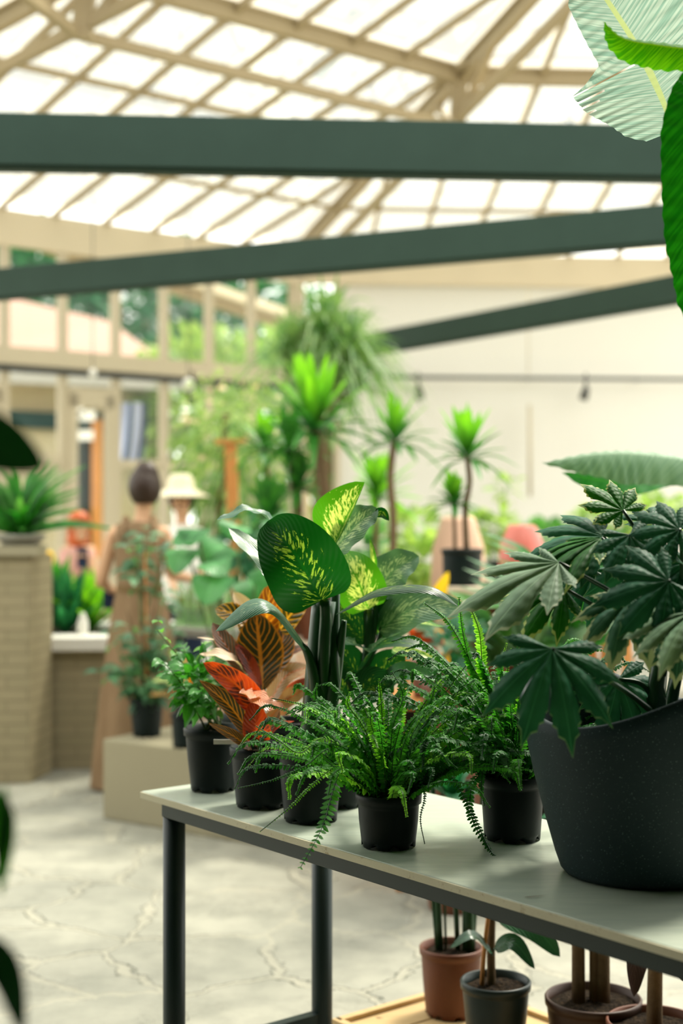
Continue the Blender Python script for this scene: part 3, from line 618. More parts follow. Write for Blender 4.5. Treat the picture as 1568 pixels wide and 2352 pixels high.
m = MB(); m.add([c0+dn*.2+V((0, 0, .71)), c1+dn*.2+V((0, 0, .71)), c1+dn*1.0+V((0, 0, .71)), c0+dn*1.0+V((0, 0, .71))], [(0, 1, 2, 3)]); m.build('soil', M['soil'], pl, False)
pr = thing('brick_pier', 'painted brick pier at the left edge with palm on top', 'pier', (P(0, 0, 7.5).x, 7.6, 0))
a_, b_ = P(-230, 1800, 7.45), P(68, 1800, 7.5); brick_mesh('brick_shaft', p2(a_.x, a_.y), p2(b_.x, b_.y), dn, .34, 0, 1.20, pr)
m = MB(); m.bar(p2(a_.x, a_.y+.17)+V((0, 0, 1.225)), p2(b_.x+.03, b_.y+.17)+V((0, 0, 1.225)), .40, .05); m.build('cap', M['plinth'], pr, False)
# low rendered plinth
qa = P(236, 1880, 6.635); ld = V((.81, -.586, 0)); sdv = V((.56, .828, 0)); m = orient_box('x', p2(qa.x, qa.y), p2(qa.x, qa.y)+ld*1.42, sdv, .62, 0, .372, None)
o = m.build('display_plinth', M['plinth'], smooth=False, loc=(qa.x+.3, qa.y, 0)); bevel(o, .008); tagp(o, 'low cream rendered plinth behind the table end', 'plinth')

# ------------------------------------------------------------------ long table
TZ = .75; LD = V((.628, -.778, 0)); SD = V((.778, .628, 0)); T0 = V((-.4875, 3.466, 0))
tp = lambda l, s, z: T0+LD*l+SD*s+V((0, 0, z))
def T(px, py): return P(px, py, (EYE-TZ)*F_PX/(py-1176))          # a spot on the tabletop
tb = thing('plant_table', 'long table with pale top and dark grey steel frame', 'table', tp(1, .26, 0))
TW, TL = .53, 2.1
RT = Matrix((LD, SD, V((0, 0, 1)))).transposed()
m = MB(); m.box(tp(TL/2, TW/2, TZ-.008), (TL, TW, .016), RT); bevel(m.build('tabletop', M['table'], tb, False), .002)
m = MB(); m.box(tp(TL/2, -.0015, TZ-.009), (TL, .004, .0145), RT); m.build('edge_strip', M['edge'], tb, False)
for s_ in (.022, TW-.03):
    m = MB(); m.box(tp(TL/2, s_, TZ-.016-.017), (TL-.16, .03, .034), RT); bevel(m.build('apron', M['tablem'], tb, False), .003)
m = MB(); m.box(tp(.09, TW/2, TZ-.016-.017), (.03, TW-.1, .034), RT); m.build('apron', M['tablem'], tb, False)
for l_ in (.092, TL-.09):
    for s_ in (.036, .487):
        m = MB(); c = tp(l_, s_, 0); m.lathe([(.001, 0), (.026, 0), (.027, .004), (.027, TZ-.018), (.001, TZ-.018)], c, 28); m.build('leg', M['tablem'], tb)
    m = MB(); m.box(tp(l_, TW/2, .115), (.03, TW-.09, .035), RT); m.build('cross_brace', M['tablem'], tb, False)
m = MB(); m.box(tp(TL/2, TW/2, .115), (TL-.2, .03, .035), RT); m.build('stretcher', M['tablem'], tb, False)
mk = MB(); q = T(1222, 2062); leaf(mk, [q+V((-.016, -.004, .002)), q+V((0, 0, .0025)), q+V((.03, .012, .002))], .004, (0, 0, 1), 0, nv=6, nu=1); tagp(mk.build('dry_leaf_bit', M['bark'], loc=q), 'tiny dark dry leaf scrap on the tabletop', 'leaf')

# ------------------------------------------------------------------ potted plants on the table
# small-leaved green plant, farthest left
def A_plant():
    c = T(489, 1814); r = thing('potted_shrub', 'bushy small-leaved green plant in leftmost black pot on table', 'potted plant', c)
    pot(r, c, .070, .054, .155, M['potm']); t = c+V((0, 0, .15))
    tips = [(350, 1432, 3.5), (375, 1520, 3.4), (420, 1485, 3.5), (470, 1480, 3.55), (440, 1545, 3.4), (400, 1600, 3.4), (500, 1500, 3.6), (460, 1590, 3.35), (385, 1560, 3.5), (510, 1570, 3.45)]
    for k, q in enumerate(tips):
        e = P(*q); sp_ = spline([t+V((U(-.02, .02), U(-.02, .02), 0)), t.lerp(e, .5)+V((U(-.01, .02), U(-.02, .02), .02)), e], 12)
        m = MB(); m.tube(sp_, [.0028-.0018*i/11 for i in range(12)], 5); m.build('stem', M['stemf'], r)
        mb = MB()
        for j in range(3, 12):
            for w in range(2 if k else 1):
                a = U(0, 6.28); d = V((math.cos(a), math.sin(a)-.3, U(-.2, .5))).normalized(); s = U(.026, .044); p = sp_[j]
                leaf(mb, [p, p+d*s*.5, p+d*s-V((0, 0, s*.35))], s*.62, (U(-.4, .4), -.5, 1), .25, nv=6, nu=2)
        mb.build('leaf_spray', G['small'] if k % 3 else G['small_l'], r)
    mb = MB(); bush(mb, P(455, 1570, 3.45), (.06, .06, .075), 110, .045, nv=6, shell=.2); mb.build('leaf_spray', G['small'], r)
A_plant()

# small croton in front
c = T(600, 1851); r = thing('potted_croton', 'small red croton in black pot with white tag, second from table end', 'potted plant', c)
pot(r, c, .072, .058, .140, M['potm'])
stalk(r, [c+V((0, 0, .12)), P(590, 1690, 3.29), P(585, 1625, 3.29)], (.0055, .003), M['stemf'])
D = 3.27
for mt, px, wd, nr, kw in (
    ('c_red', [(600, 1640, D), (545, 1575, D-.02), (466, 1522, D-.06)], 70, (.25, -1, .25), dict(kind='round', curl=.25)),
    ('c_dark', [(586, 1705, D), (530, 1625, D-.03), (457, 1562, D-.08)], 52, (.3, -1, .35), dict(kind='lance', curl=.2)),
    ('c_red', [(596, 1705, D-.02), (588, 1665, D-.05), (584, 1606, D-.05)], 66, (-.1, -1, .0), dict(kind='round', fold=.1)),
    ('c_salm', [(598, 1625, D), (585, 1600, D-.05), (549, 1592, D-.10)], 40, (0, -.7, .7), dict(kind='round', wave=.006)),
    ('c_salm', [(572, 1578, D), (605, 1612, D-.08), (655, 1625, D-.10)], 48, (.15, -.7, .7), dict(kind='ovate', wave=.006, fold=.1)),
    ('c_dark', [(578, 1722, D), (535, 1690, D-.06), (478, 1661, D-.1)], 28, (0, -1, .5), dict(kind='lance')),
    ('c_beige', [(598, 1705, D), (612, 1660, D), (650, 1612, D)], 30, (0, -1, .2), dict(kind='lance')),
    ('c_red', [(612, 1705, D), (640, 1668, D-.02), (676, 1656, D-.02)], 20, (0, -.5, 1), dict(kind='lance')),
    ('c_sheen', [(590, 1715, D), (575, 1680, D-.04), (560, 1640, D-.02)], 24, (.3, -1, 0), dict(kind='lance')),
    ('c_dark', [(590, 1700, D), (625, 1660, D+.02), (640, 1610, D+.03)], 34, (-.2, -1, .2), dict(kind='lance'))):
    pleaf(r, G[mt], px, wd, nr, fold=kw.pop('fold', .25), **kw)
m = MB(); q = P(518, 1704, 3.235); m.box(q, (.055, .0012, .011), Matrix.Rotation(.1, 3, 'X')); m.build('plant_label', M['tagw'], r, False)['label'] = 'white plastic name tag'

# tall croton behind
c = P(668, 1684, 3.60); c.z = TZ; r = thing('potted_croton', 'tall dark croton with orange veins, behind the small red croton', 'potted plant', c)
pot(r, c, .074, .056, .155, M['potm'])
stalk(r, [c+V((-.01, 0, .14)), P(618, 1620, 3.58), P(602, 1560, 3.56), P(604, 1440, 3.56)], (.007, .004), M['stemf'])
D = 3.55
for mt, px, wd, nr, kw in (
    ('c_or', [(606, 1470, D), (613, 1410, D-.02), (621, 1342, D)], 66, (0, -1, .1), dict(kind='round')),
    ('c_cream', [(592, 1440, D), (565, 1400, D), (536, 1360, D)], 48, (.3, -1, .5), dict(kind='round')),
    ('c_yel', [(640, 1450, D), (670, 1408, D-.02), (702, 1376, D)], 62, (-.3, -1, .2), dict(kind='round')),
    ('c_yel', [(580, 1440, D), (540, 1412, D-.02), (494, 1398, D)], 52, (.1, -1, .6), dict(kind='obov')),
    ('c_dark', [(604, 1590, D-.02), (598, 1510, D-.07), (588, 1405, D-.06)], 112, (0, -1, -.05), dict(kind='obov', fold=.12)),
    ('c_dark', [(606, 1560, D), (640, 1500, D-.03), (655, 1440, D)], 80, (-.4, -1, .1), dict(kind='obov')),
    ('c_sheen', [(585, 1575, D-.03), (530, 1500, D-.09), (487, 1430, D-.08)], 50, (.4, -1, .5), dict(kind='obov')),
    ('c_cream', [(535, 1490, D), (495, 1472, D-.05), (451, 1464, D-.08)], 16, (0, -.3, 1), dict(kind='lance')),
    ('c_red', [(600, 1585, D-.08), (570, 1520, D-.10), (538, 1475, D-.08)], 34, (.4, -1, 0), dict(kind='lance')),
    ('c_cream', [(580, 1570, D-.05), (530, 1512, D-.12), (458, 1502, D-.14)], 44, (.2, -.45, 1), dict(kind='obov', wave=.004)),
    ('c_sheen', [(610, 1530, D), (660, 1500, D-.03), (722, 1478, D)], 26, (0, -.8, .7), dict(kind='lance')),
    ('c_beige', [(615, 1625, D), (655, 1555, D-.05), (712, 1530, D-.03)], 66, (-.2, -.8, .8), dict(kind='round')),
    ('c_beige', [(618, 1630, D), (670, 1600, D-.05), (708, 1575, D-.05)], 46, (-.2, -1, .4), dict(kind='lance')),
    ('c_red', [(660, 1600, D), (690, 1580, D-.03), (712, 1560, D-.02)], 44, (-.2, -1, .3), dict(kind='round')),
    ('c_yel', [(600, 1480, D), (570, 1440, D), (545, 1425, D)], 50, (.2, -1, .3), dict(kind='obov')),
    ('c_dark', [(610, 1480, D+.03), (640, 1420, D+.04), (655, 1370, D+.03)], 55, (-.2, -1, 0), dict(kind='round'))):
    pleaf(r, G[mt], px, wd, nr, fold=kw.pop('fold', .25), **kw)

# front dieffenbachia
c = T(713, 1884); r = thing('potted_dieffenbachia', 'dieffenbachia with largest dark blotched leaf on thick upright stem, left of the front fern', 'potted plant', c)
pot(r, c, .073, .058, .166, M['potm'])
D = 3.12
stalk(r, [c+V((.005, 0, .13)), P(722, 1690, D), P(730, 1580, D), P(738, 1460, D), P(744, 1380, D)], (.036, .027), M['stemg'], n=14)
for pts, rr in (([(752, 1690, D), (765, 1560, D-.02), (768, 1420, D), (771, 1330, D+.03), (768, 1250, D+.06)], (.019, .006)),
                ([(727, 1680, D), (722, 1560, D-.03), (706, 1500, D-.04), (692, 1480, D-.06)], (.016, .0055)),
                ([(748, 1690, D), (770, 1560, D), (783, 1470, D-.02), (790, 1425, D-.03)], (.017, .006)),
                ([(740, 1660, D), (744, 1500, D-.03), (748, 1420, D-.04), (746, 1380, D-.05)], (.016, .012)),
                ([(728, 1460, D), (724, 1380, D+.05), (712, 1290, D+.10), (640, 1215, D+.10)], (.008, .003))):
    stalk(r, [P(*q) for q in pts], rr, M['stemg'], 'petiole', 10)
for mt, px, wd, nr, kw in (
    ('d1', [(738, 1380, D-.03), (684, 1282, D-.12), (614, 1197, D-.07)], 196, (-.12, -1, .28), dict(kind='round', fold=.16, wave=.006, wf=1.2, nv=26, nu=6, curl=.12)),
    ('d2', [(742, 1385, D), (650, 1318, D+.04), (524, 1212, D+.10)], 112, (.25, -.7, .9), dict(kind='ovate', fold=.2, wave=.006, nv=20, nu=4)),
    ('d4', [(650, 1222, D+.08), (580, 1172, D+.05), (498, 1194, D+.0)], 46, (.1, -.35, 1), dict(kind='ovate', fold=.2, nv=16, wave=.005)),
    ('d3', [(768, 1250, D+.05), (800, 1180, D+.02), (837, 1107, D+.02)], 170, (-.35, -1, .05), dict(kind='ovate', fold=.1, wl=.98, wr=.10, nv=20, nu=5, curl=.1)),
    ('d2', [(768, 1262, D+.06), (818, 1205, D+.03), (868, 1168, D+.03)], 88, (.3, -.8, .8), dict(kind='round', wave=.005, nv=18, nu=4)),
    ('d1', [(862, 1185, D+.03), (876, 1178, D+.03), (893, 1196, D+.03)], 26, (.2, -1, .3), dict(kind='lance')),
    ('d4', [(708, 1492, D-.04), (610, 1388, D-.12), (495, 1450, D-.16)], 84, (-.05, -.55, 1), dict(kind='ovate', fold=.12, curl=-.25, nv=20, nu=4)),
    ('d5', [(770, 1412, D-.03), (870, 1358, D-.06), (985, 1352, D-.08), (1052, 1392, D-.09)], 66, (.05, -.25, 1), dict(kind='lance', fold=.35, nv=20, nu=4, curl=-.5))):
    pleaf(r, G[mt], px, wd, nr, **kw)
# rear dieffenbachia
c = P(776, 1849, 3.3); c.z = TZ; r = thing('potted_dieffenbachia', 'leafy dieffenbachia with pale and yellow mottled leaves, behind the front fern', 'potted plant', c)
pot(r, c, .071, .058, .150, M['potm'])
D = 3.38
stalk(r, [c+V((.01, 0, .12)), P(815, 1640, D), P(840, 1520, D), P(850, 1400, D)], (.014, .010), M['stemg'], n=12)
for pts, rr in (([(830, 1560, D), (858, 1450, D), (862, 1360, D), (858, 1310, D)], (.009, .006)), ([(820, 1600, D), (800, 1560, D), (815, 1545, D)], (.008, .004)), ([(835, 1540, D), (870, 1470, D), (875, 1440, D)], (.008, .004)), ([(846, 1500, D), (842, 1440, D), (838, 1400, D)], (.008, .004)), ([(840, 1540, D), (845, 1500, D), (848, 1490, D)], (.007, .004))):
    stalk(r, [P(*q) for q in pts], rr, M['stemg'], 'petiole', 8)
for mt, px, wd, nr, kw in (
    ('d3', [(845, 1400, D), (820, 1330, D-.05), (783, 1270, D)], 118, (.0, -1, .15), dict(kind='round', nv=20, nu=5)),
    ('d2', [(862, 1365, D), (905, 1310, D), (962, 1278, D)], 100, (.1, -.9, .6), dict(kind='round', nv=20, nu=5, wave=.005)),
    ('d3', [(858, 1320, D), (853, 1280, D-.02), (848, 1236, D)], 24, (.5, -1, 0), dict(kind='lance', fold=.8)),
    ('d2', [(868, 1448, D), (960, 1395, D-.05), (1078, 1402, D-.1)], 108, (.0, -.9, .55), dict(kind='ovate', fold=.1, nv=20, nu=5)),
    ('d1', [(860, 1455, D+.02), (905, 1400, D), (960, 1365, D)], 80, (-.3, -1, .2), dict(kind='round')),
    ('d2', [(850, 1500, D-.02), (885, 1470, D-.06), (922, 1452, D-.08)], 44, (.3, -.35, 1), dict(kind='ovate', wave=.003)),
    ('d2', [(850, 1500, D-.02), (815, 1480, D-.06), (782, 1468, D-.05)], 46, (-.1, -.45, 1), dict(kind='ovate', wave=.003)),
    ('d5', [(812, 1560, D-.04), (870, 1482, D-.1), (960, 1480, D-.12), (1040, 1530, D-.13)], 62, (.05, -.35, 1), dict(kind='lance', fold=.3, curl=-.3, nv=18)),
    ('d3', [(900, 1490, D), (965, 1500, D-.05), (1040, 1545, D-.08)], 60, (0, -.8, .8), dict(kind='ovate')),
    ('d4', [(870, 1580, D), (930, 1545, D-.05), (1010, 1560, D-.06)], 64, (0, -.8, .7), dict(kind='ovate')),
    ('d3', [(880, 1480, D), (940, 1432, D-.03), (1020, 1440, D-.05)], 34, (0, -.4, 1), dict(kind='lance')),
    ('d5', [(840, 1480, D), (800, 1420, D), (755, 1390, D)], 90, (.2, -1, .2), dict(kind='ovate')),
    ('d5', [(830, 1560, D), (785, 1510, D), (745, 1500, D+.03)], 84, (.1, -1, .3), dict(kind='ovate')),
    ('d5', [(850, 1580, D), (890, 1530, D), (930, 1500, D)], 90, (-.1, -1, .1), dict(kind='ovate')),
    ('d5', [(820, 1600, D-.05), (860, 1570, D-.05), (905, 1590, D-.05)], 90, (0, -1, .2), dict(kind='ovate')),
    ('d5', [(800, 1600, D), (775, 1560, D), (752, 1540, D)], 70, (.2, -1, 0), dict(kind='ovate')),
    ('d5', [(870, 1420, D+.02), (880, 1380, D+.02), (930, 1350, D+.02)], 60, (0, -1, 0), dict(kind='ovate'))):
    pleaf(r, G[mt], px, wd, nr, **kw)

# front fern
def fern_plant(c, label, rt, rb, h, named, nrand, hd, spread, up, mat3, plen, seed, rise=(.45, 1.35)):
    random.seed(seed)
    r = thing('potted_fern', label, 'potted plant', c, 'ferns on the table'); pot(r, c, rt, rb, h, M['potm'])
    t = c+V((0, 0, h-.02))
    for q in named:
        pts, pl, mt = q[0], q[1], q[2]; nn = q[3] if len(q) > 3 else 34
        b = t+V((U(-.03, .03), U(-.03, .03), 0)); mb = MB(); pp = [b]+[P(*x) for x in pts]
        frond(mb, pp, pl, nn, (0, -.6, .8), .25 if pl > .013 else .55, droop=.15); mb.build('frond', [G[mt], M['stemg']], r)
    for k in range(nrand):
        az = k*2.39996+U(-.3, .3); e = rise[0]+(rise[1]-rise[0])*((k*.7548) % 1); L = U(.75, 1.1)*(spread*math.cos(e)+up*math.sin(e))
        b = t+V((math.cos(az)*U(0, .04), math.sin(az)*U(0, .04), U(-.005, .005)))
        d = V((math.cos(az)*math.cos(e), math.sin(az)*math.cos(e)*.75, math.sin(e))); hz = V((math.cos(az), math.sin(az)*.75, 0))
        p1 = b+d*L*.5; p2 = b+d*L*.85+hz*L*.18+V((0, 0, -L*.14*(1.4-e))); p3 = p2+hz*L*.12+V((U(-.02, .02), U(-.02, .02), -L*.2*(1.3-e)))
        p3.z = max(p3.z, c.z+.015); p2.z = max(p2.z, c.z+.02)
        mb = MB(); frond(mb, [b, p1, p2, p3], plen*U(.85, 1.2), int(L/.0062), (0, -.4, .9), .6, droop=.2); mb.build('frond', [G[mat3[k % len(mat3)]], M['stemg']], r)
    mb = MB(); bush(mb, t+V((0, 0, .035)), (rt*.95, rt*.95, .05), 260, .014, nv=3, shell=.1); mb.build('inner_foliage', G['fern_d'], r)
    return r
c = T(892, 1943); d = c.y
fern_plant(c, 'ruffled fern in small black pot standing nearest the table front edge', .066, .055, .110,
    [([(820, 1700, d-.05), (770, 1800, d-.14), (740, 1900, d-.21), (690, 1992, d-.27)], .031, 'fern', 26),
     ([(760, 1700, d-.05), (690, 1730, d-.1), (640, 1700, d-.1), (588, 1668, d-.08)], .012, 'fern_l', 38),
     ([(780, 1720, d-.05), (700, 1760, d-.1), (630, 1790, d-.12), (548, 1810, d-.12)], .010, 'fern', 40),
     ([(790, 1760, d-.08), (720, 1800, d-.16), (670, 1850, d-.18), (597, 1910, d-.2)], .010, 'fern_l', 40),
     ([(770, 1650, d), (700, 1620, d), (625, 1604, d)], .012, 'fern_l', 36),
     ([(760, 1640, d+.05), (725, 1600, d+.05), (728, 1570, d+.05)], .013, 'fern', 30),
     ([(840, 1680, d), (800, 1620, d), (803, 1590, d)], .012, 'fern_l', 32),
     ([(880, 1680, d), (875, 1610, d), (870, 1560, d)], .013, 'fern_l', 30),
     ([(900, 1680, d), (925, 1600, d), (900, 1542, d)], .013, 'fern', 32),
     ([(930, 1680, d), (985, 1620, d+.03), (1000, 1560, d+.05)], .014, 'fern', 34),
     ([(950, 1680, d), (1000, 1620, d), (1070, 1528, d)], .013, 'fern_l', 38),
     ([(960, 1720, d-.05), (1020, 1690, d-.08), (1045, 1770, d-.1)], .014, 'fern', 32),
     ([(940, 1760, d-.05), (975, 1820, d-.08), (965, 1880, d-.08), (975, 1938, d-.08)], .007, 'fern_d', 34),
     ([(970, 1720, d), (1040, 1790, d-.02), (1090, 1880, d-.05), (1130, 1960, d-.08), (1162, 1970, d-.09)], .014, 'fern_d', 44),
     ([(970, 1700, d-.05), (1020, 1740, d-.1), (1050, 1765, d-.1)], .016, 'fern', 28),
     ([(870, 1720, d-.06), (850, 1650, d-.08), (880, 1610, d-.08)], .014, 'fern_l', 30)],
    104, 0, .185, .245, ('fern', 'fern', 'fern_l', 'fern', 'fern_d'), .0165, 11)
c = T(1176, 1926); d = c.y
fern_plant(c, 'taller fern with upright ladder fronds beside the big charcoal planter', .067, .058, .135,
    [([(1140, 1640, d), (1085, 1530, d), (1030, 1430, d), (975, 1385, d)], .020, 'fern', 40),
     ([(1130, 1640, d), (1085, 1540, d), (1062, 1450, d), (1054, 1373, d)], .019, 'fern', 46),
     ([(1140, 1640, d), (1110, 1540, d), (1100, 1450, d), (1073, 1378, d)], .024, 'fern_l', 48),
     ([(1150, 1640, d), (1120, 1560, d), (1095, 1500, d)], .022, 'fern', 40),
     ([(1160, 1640, d), (1150, 1540, d), (1163, 1478, d)], .012, 'fern_l', 34),
     ([(1170, 1640, d), (1165, 1550, d), (1172, 1490, d)], .010, 'fern_l', 30),
     ([(1185, 1680, d), (1200, 1600, d), (1210, 1560, d)], .024, 'fern_l', 32),
     ([(1120, 1740, d-.04), (1105, 1800, d-.06), (1112, 1850, d-.06)], .014, 'fern_d', 28),
     ([(1100, 1780, d-.03), (1080, 1870, d-.07), (1130, 1960, d-.10), (1155, 1975, d-.1)], .015, 'fern_d', 36),
     ([(1220, 1720, d-.03), (1232, 1770, d-.03), (1228, 1810, d-.03)], .015, 'fern', 24)],
    84, 0, .18, .30, ('fern_d', 'fern', 'fern_d', 'fern'), .0175, 12, (.5, 1.45))
random.seed(21)

# ------------------------------------------------------------------ charcoal planter with fatsia
c = T(1478, 2004); r = thing('potted_fatsia', 'large-leaved fatsia in big speckled charcoal planter on the right of table', 'potted plant', c)
HP = .338
def wavez(q): return -.055*math.cos(2*(q-math.radians(222)))
mb = MB(); n = 96; prof_o = [(0.02, 0), (.135, .0), (.148, .003), (.156, .012), (.166, .04), (.186, .11), (.207, .19), (.222, .26), (.231, .31), (.234, HP), (.229, HP+.004), (.220, HP+.002), (.214, HP-.006), (.208, .26), (.192, .19), (.18, .15)]
vs = []
for (rr, z) in prof_o:
    for k in range(n):
        q = 2*math.pi*k/n; s = max(0, (z-.05)/HP)**1.3; vs.append(c+V((rr*math.cos(q)*1.0, rr*math.sin(q)*.92, z+wavez(q)*s)))
mb.add(vs, [(i*n+k, i*n+(k+1) % n, (i+1)*n+(k+1) % n, (i+1)*n+k) for i in range(len(prof_o)-1) for k in range(n)])
mb.build('planter', M['planter'], r)['label'] = 'speckled charcoal planter with wavy rim'
ms = MB(); ms.lathe([(.183, .17), (.1, .178), (.003, .18)], c, 32, lambda q, z: .004*math.sin(q*7+z*700)); ms.build('soil', M['soil'], r)
SX = 1508
stalk(r, [c+V((.01, 0, .15)), P(1505, 1640, 2.62), P(1510, 1560, 2.62), P(1520, 1470, 2.64), P(1530, 1380, 2.66)], (.021, .013), M['stemg'], 'trunk', 12)
stalk(r, [c+V((.02, .02, .15)), P(1535, 1640, 2.66), P(1560, 1500, 2.66), P(1575, 1350, 2.68)], (.014, .010), M['stemg'], 'trunk', 12)
fat = [  # heart (x, y, d), radius px, normal, forward, lobes, spread, material, petiole start, droop
    ((1268, 1490, 2.36), 205, (.0, -.80, .62), (-.12, -.5, -.9), 8, 215, 'fat_d', (1505, 1640), .35, None),
    ((1446, 1376, 2.44), 168, (-.1, -.62, .80), (-.15, -.8, -.6), 8, 230, 'fat_m', (1515, 1530), .5, None),
    ((1283, 1292, 2.52), 250, (-.12, -.50, .95), (-1, -.25, -.20), 7, 170, 'fat_lit', (1512, 1440), .22, [.7, .85, 1.1, 1.05, .8, .7, .6]),
    ((1296, 1352, 2.60), 172, (.1, -.52, .85), (-.9, -.4, -.45), 6, 150, 'fat_b', (1505, 1500), .5, None),
    ((1384, 1232, 2.62), 190, (0, -.62, .80), (-.95, -.2, .25), 7, 190, 'fat_d', (1525, 1400), .35, None),
    ((1380, 1236, 2.58), 200, (-.1, -.30, 1), (-1, -.3, -.12), 6, 120, 'fat_b', (1520, 1420), .4, None),
    ((1446, 1228, 2.52), 132, (.1, -.75, .7), (.3, -.5, -.6), 8, 240, 'fat_d', (1528, 1400), .3, None),
    ((1536, 1334, 2.40), 176, (-.05, -.80, .55), (-.8, -.4, -.2), 8, 230, 'fat_d', (1530, 1460), .25, None),
    ((1560, 1216, 2.50), 120, (0, -.8, .6), (-.7, -.2, .5), 8, 240, 'fat_d', (1565, 1380), .3, None),
    ((1590, 1405, 2.36), 175, (-.2, -.5, .9), (-1, -.3, -.3), 7, 180, 'fat_lit', (1560, 1520), .35, None),
    ((1430, 1172, 2.66), 110, (.2, -.8, .6), (-.5, 0, .7), 7, 220, 'fat_b', (1525, 1380), .2, None),
    ((1420, 1560, 2.62), 150, (.2, -.8, .5), (.3, -.4, -.8), 7, 220, 'fat_d', (1505, 1610), .3, None),
    ((1560, 1460, 2.50), 130, (.1, -.7, .7), (.4, -.5, -.7), 7, 220, 'fat_m', (1520, 1560), .4, None),
    ((1360, 1310, 2.72), 150, (-.2, -.8, .6), (-.3, -.3, -.9), 8, 230, 'fat_d', (1515, 1450), .3, None),
    ((1480, 1290, 2.62), 150, (.0, -.9, .4), (-.3, -.3, -.9), 8, 230, 'fat_d', (1520, 1430), .3, None),
    ((1580, 1290, 2.60), 150, (.0, -.8, .5), (-.3, -.3, -.9), 8, 230, 'fat_d', (1565, 1430), .3, None),
    ((1500, 1200, 2.70), 110, (.0, -.6, .8), (.3, 0, .9), 8, 230, 'fat_d', (1530, 1400), .3, None)]
random.seed(5)
for h, R, nr, fw, lb, sprd, mt, ps, dr, ln in fat:
    d = h[2]; palmate(r, G[mt], P(*h), R*d/F_PX, nr, fw, lb, sprd, droop=dr, petal=.96, lens=ln)
    a = P(ps[0], ps[1], 2.62); b = P(*h); mid_ = a.lerp(b, .5)+V((0, .0, .02))+V(((a.x-b.x)*.1, 0, -abs(a.x-b.x)*.12))
    stalk(r, [a, mid_, b], (.0062, .0036), M['stemg'], 'petiole')

# ------------------------------------------------------------------ pallet and pots on the floor behind the table
pal = thing('slatted_pallet', 'low pale wooden slatted tray on the stone floor', 'pallet', P(1060, 2265, 4.11)*1)
k0 = P(1060, 2268, 4.11); k0.z = 0; pal.location = k0
pp = lambda l, s, z: k0+LD*l-SD*s+V((0, 0, z))
for s_ in (0.0, .46):
    m = MB(); m.box(pp(.8, s_, .038), (1.62, .022, .06), RT); m.build('side_rail', M['plank'], pal, False)
m = MB(); m.box(pp(.0, .23, .038), (.022, .46, .06), RT); m.build('end_rail', M['plank'], pal, False)
for k in range(13):
    m = MB(); m.box(pp(.07+.118*k, .23, .046), (.11, .44, .018), RT); m.build('slat', M['plank'], pal, False)
m = MB(); m.box(pp(.8, .1, .018), (1.5, .05, .036), RT); m.build('runner', M['plank'], pal, False); m = MB(); m.box(pp(.8, .36, .018), (1.5, .05, .036), RT); m.build('runner', M['plank'], pal, False)
def on(px, py, z): q = P(px, py, (EYE-z)*F_PX/(py-1176)); return q
def lower(name, label, px, rim_y, d, rt, rb, mat):
    c = P(px, 0, d); c.z = .056; zr = EYE+(1176-rim_y)/F_PX*d
    r = thing(name, label, 'potted plant', c); pot(r, c, rt, rb, zr-c.z, mat, soil_z=.016); return r, c, zr
r, c, z = lower('potted_palm', 'orange brown pot with upright dark green stalks, on the pallet behind the table', 1036, 2172, 3.90, .086, .070, M['terra'])
for (x0, x1, w_) in ((1004, 970, .0045), (1010, 992, .011), (1024, 1014, .004), (1052, 1032, .008), (1075, 1077, .019), (1085, 1108, .006)):
    a = V((P(x0, 0, 3.9).x, 3.9, z-.03)); b = V((P(x1, 0, 3.92).x, 3.92, .69)); stalk(r, [a, a.lerp(b, .5), b], (w_, w_*.75), M['stemg'], 'stalk', 8, 6)
mb = MB(); crown(mb, (c.x, c.y, .64), 12, .16, .05, (.2, 1.3), .5, 'lance'); mb.build('foliage', G['bushd'], r)
r, c, z = lower('rubber_plant', 'young rubber plant in dark grey green pot, front of pallet', 1138, 2250, 3.57, .087, .066, M['pot_green'])
stalk(r, [V((c.x-.01, c.y, z-.02)), P(1127, 2180, 3.57), P(1130, 2060, 3.57)], (.012, .010), M['bark'], 'trunk'); stalk(r, [V((c.x-.035, c.y, z-.02)), P(1112, 2180, 3.55), P(1124, 2080, 3.56)], (.006, .005), M['orangew'], 'stake')
for px_, wd, nr in (([(1130, 2190, 3.55), (1085, 2148, 3.52), (1033, 2178, 3.5)], 34, (0, -.5, 1)), ([(1135, 2180, 3.55), (1180, 2165, 3.52), (1228, 2226, 3.5)], 44, (-.3, -.9, .8)), ([(1140, 2100, 3.55), (1225, 2130, 3.54), (1286, 2198, 3.52)], 70, (-.3, -.9, .7))):
    pleaf(r, G['rubber'], px_, wd, nr, kind='ovate', fold=.15)
    stalk(r, [P(1130, px_[0][1]+8, 3.57), P(*px_[0])], .0025, M['stemg'], 'petiole', 6, 4)
r, c, z = lower('potted_tree', 'brown pot with three bare grey trunks and crumbly soil, under the table right', 1362, 2288, 3.53, .118, .098, M['terra_dark'])
for x_, w_ in ((1330, .0175), (1366, .0125), (1386, .019)):
    a = V((P(x_-2, 0, 3.53).x, 3.53, z-.03)); b = V((P(x_, 0, 3.56).x, 3.58, .69)); stalk(r, [a, b], (w_, w_*.9), M['bark'], 'trunk', 10, 8)
mb = MB(); bush(mb, (c.x, 3.58, .66), (.1, .06, .04), 40, .07); mb.build('foliage', G['bushd'], r)
r, c, z = lower('potted_tree', 'terracotta brown pot with single trunk and maroon leaf, lower right corner', 1502, 2343, 3.38, .112, .09, M['terra'])
stalk(r, [V((c.x, c.y, z-.03)), P(1504, 2240, 3.38), P(1508, 2150, 3.38)], (.0195, .016), M['bark'], 'trunk', 12)
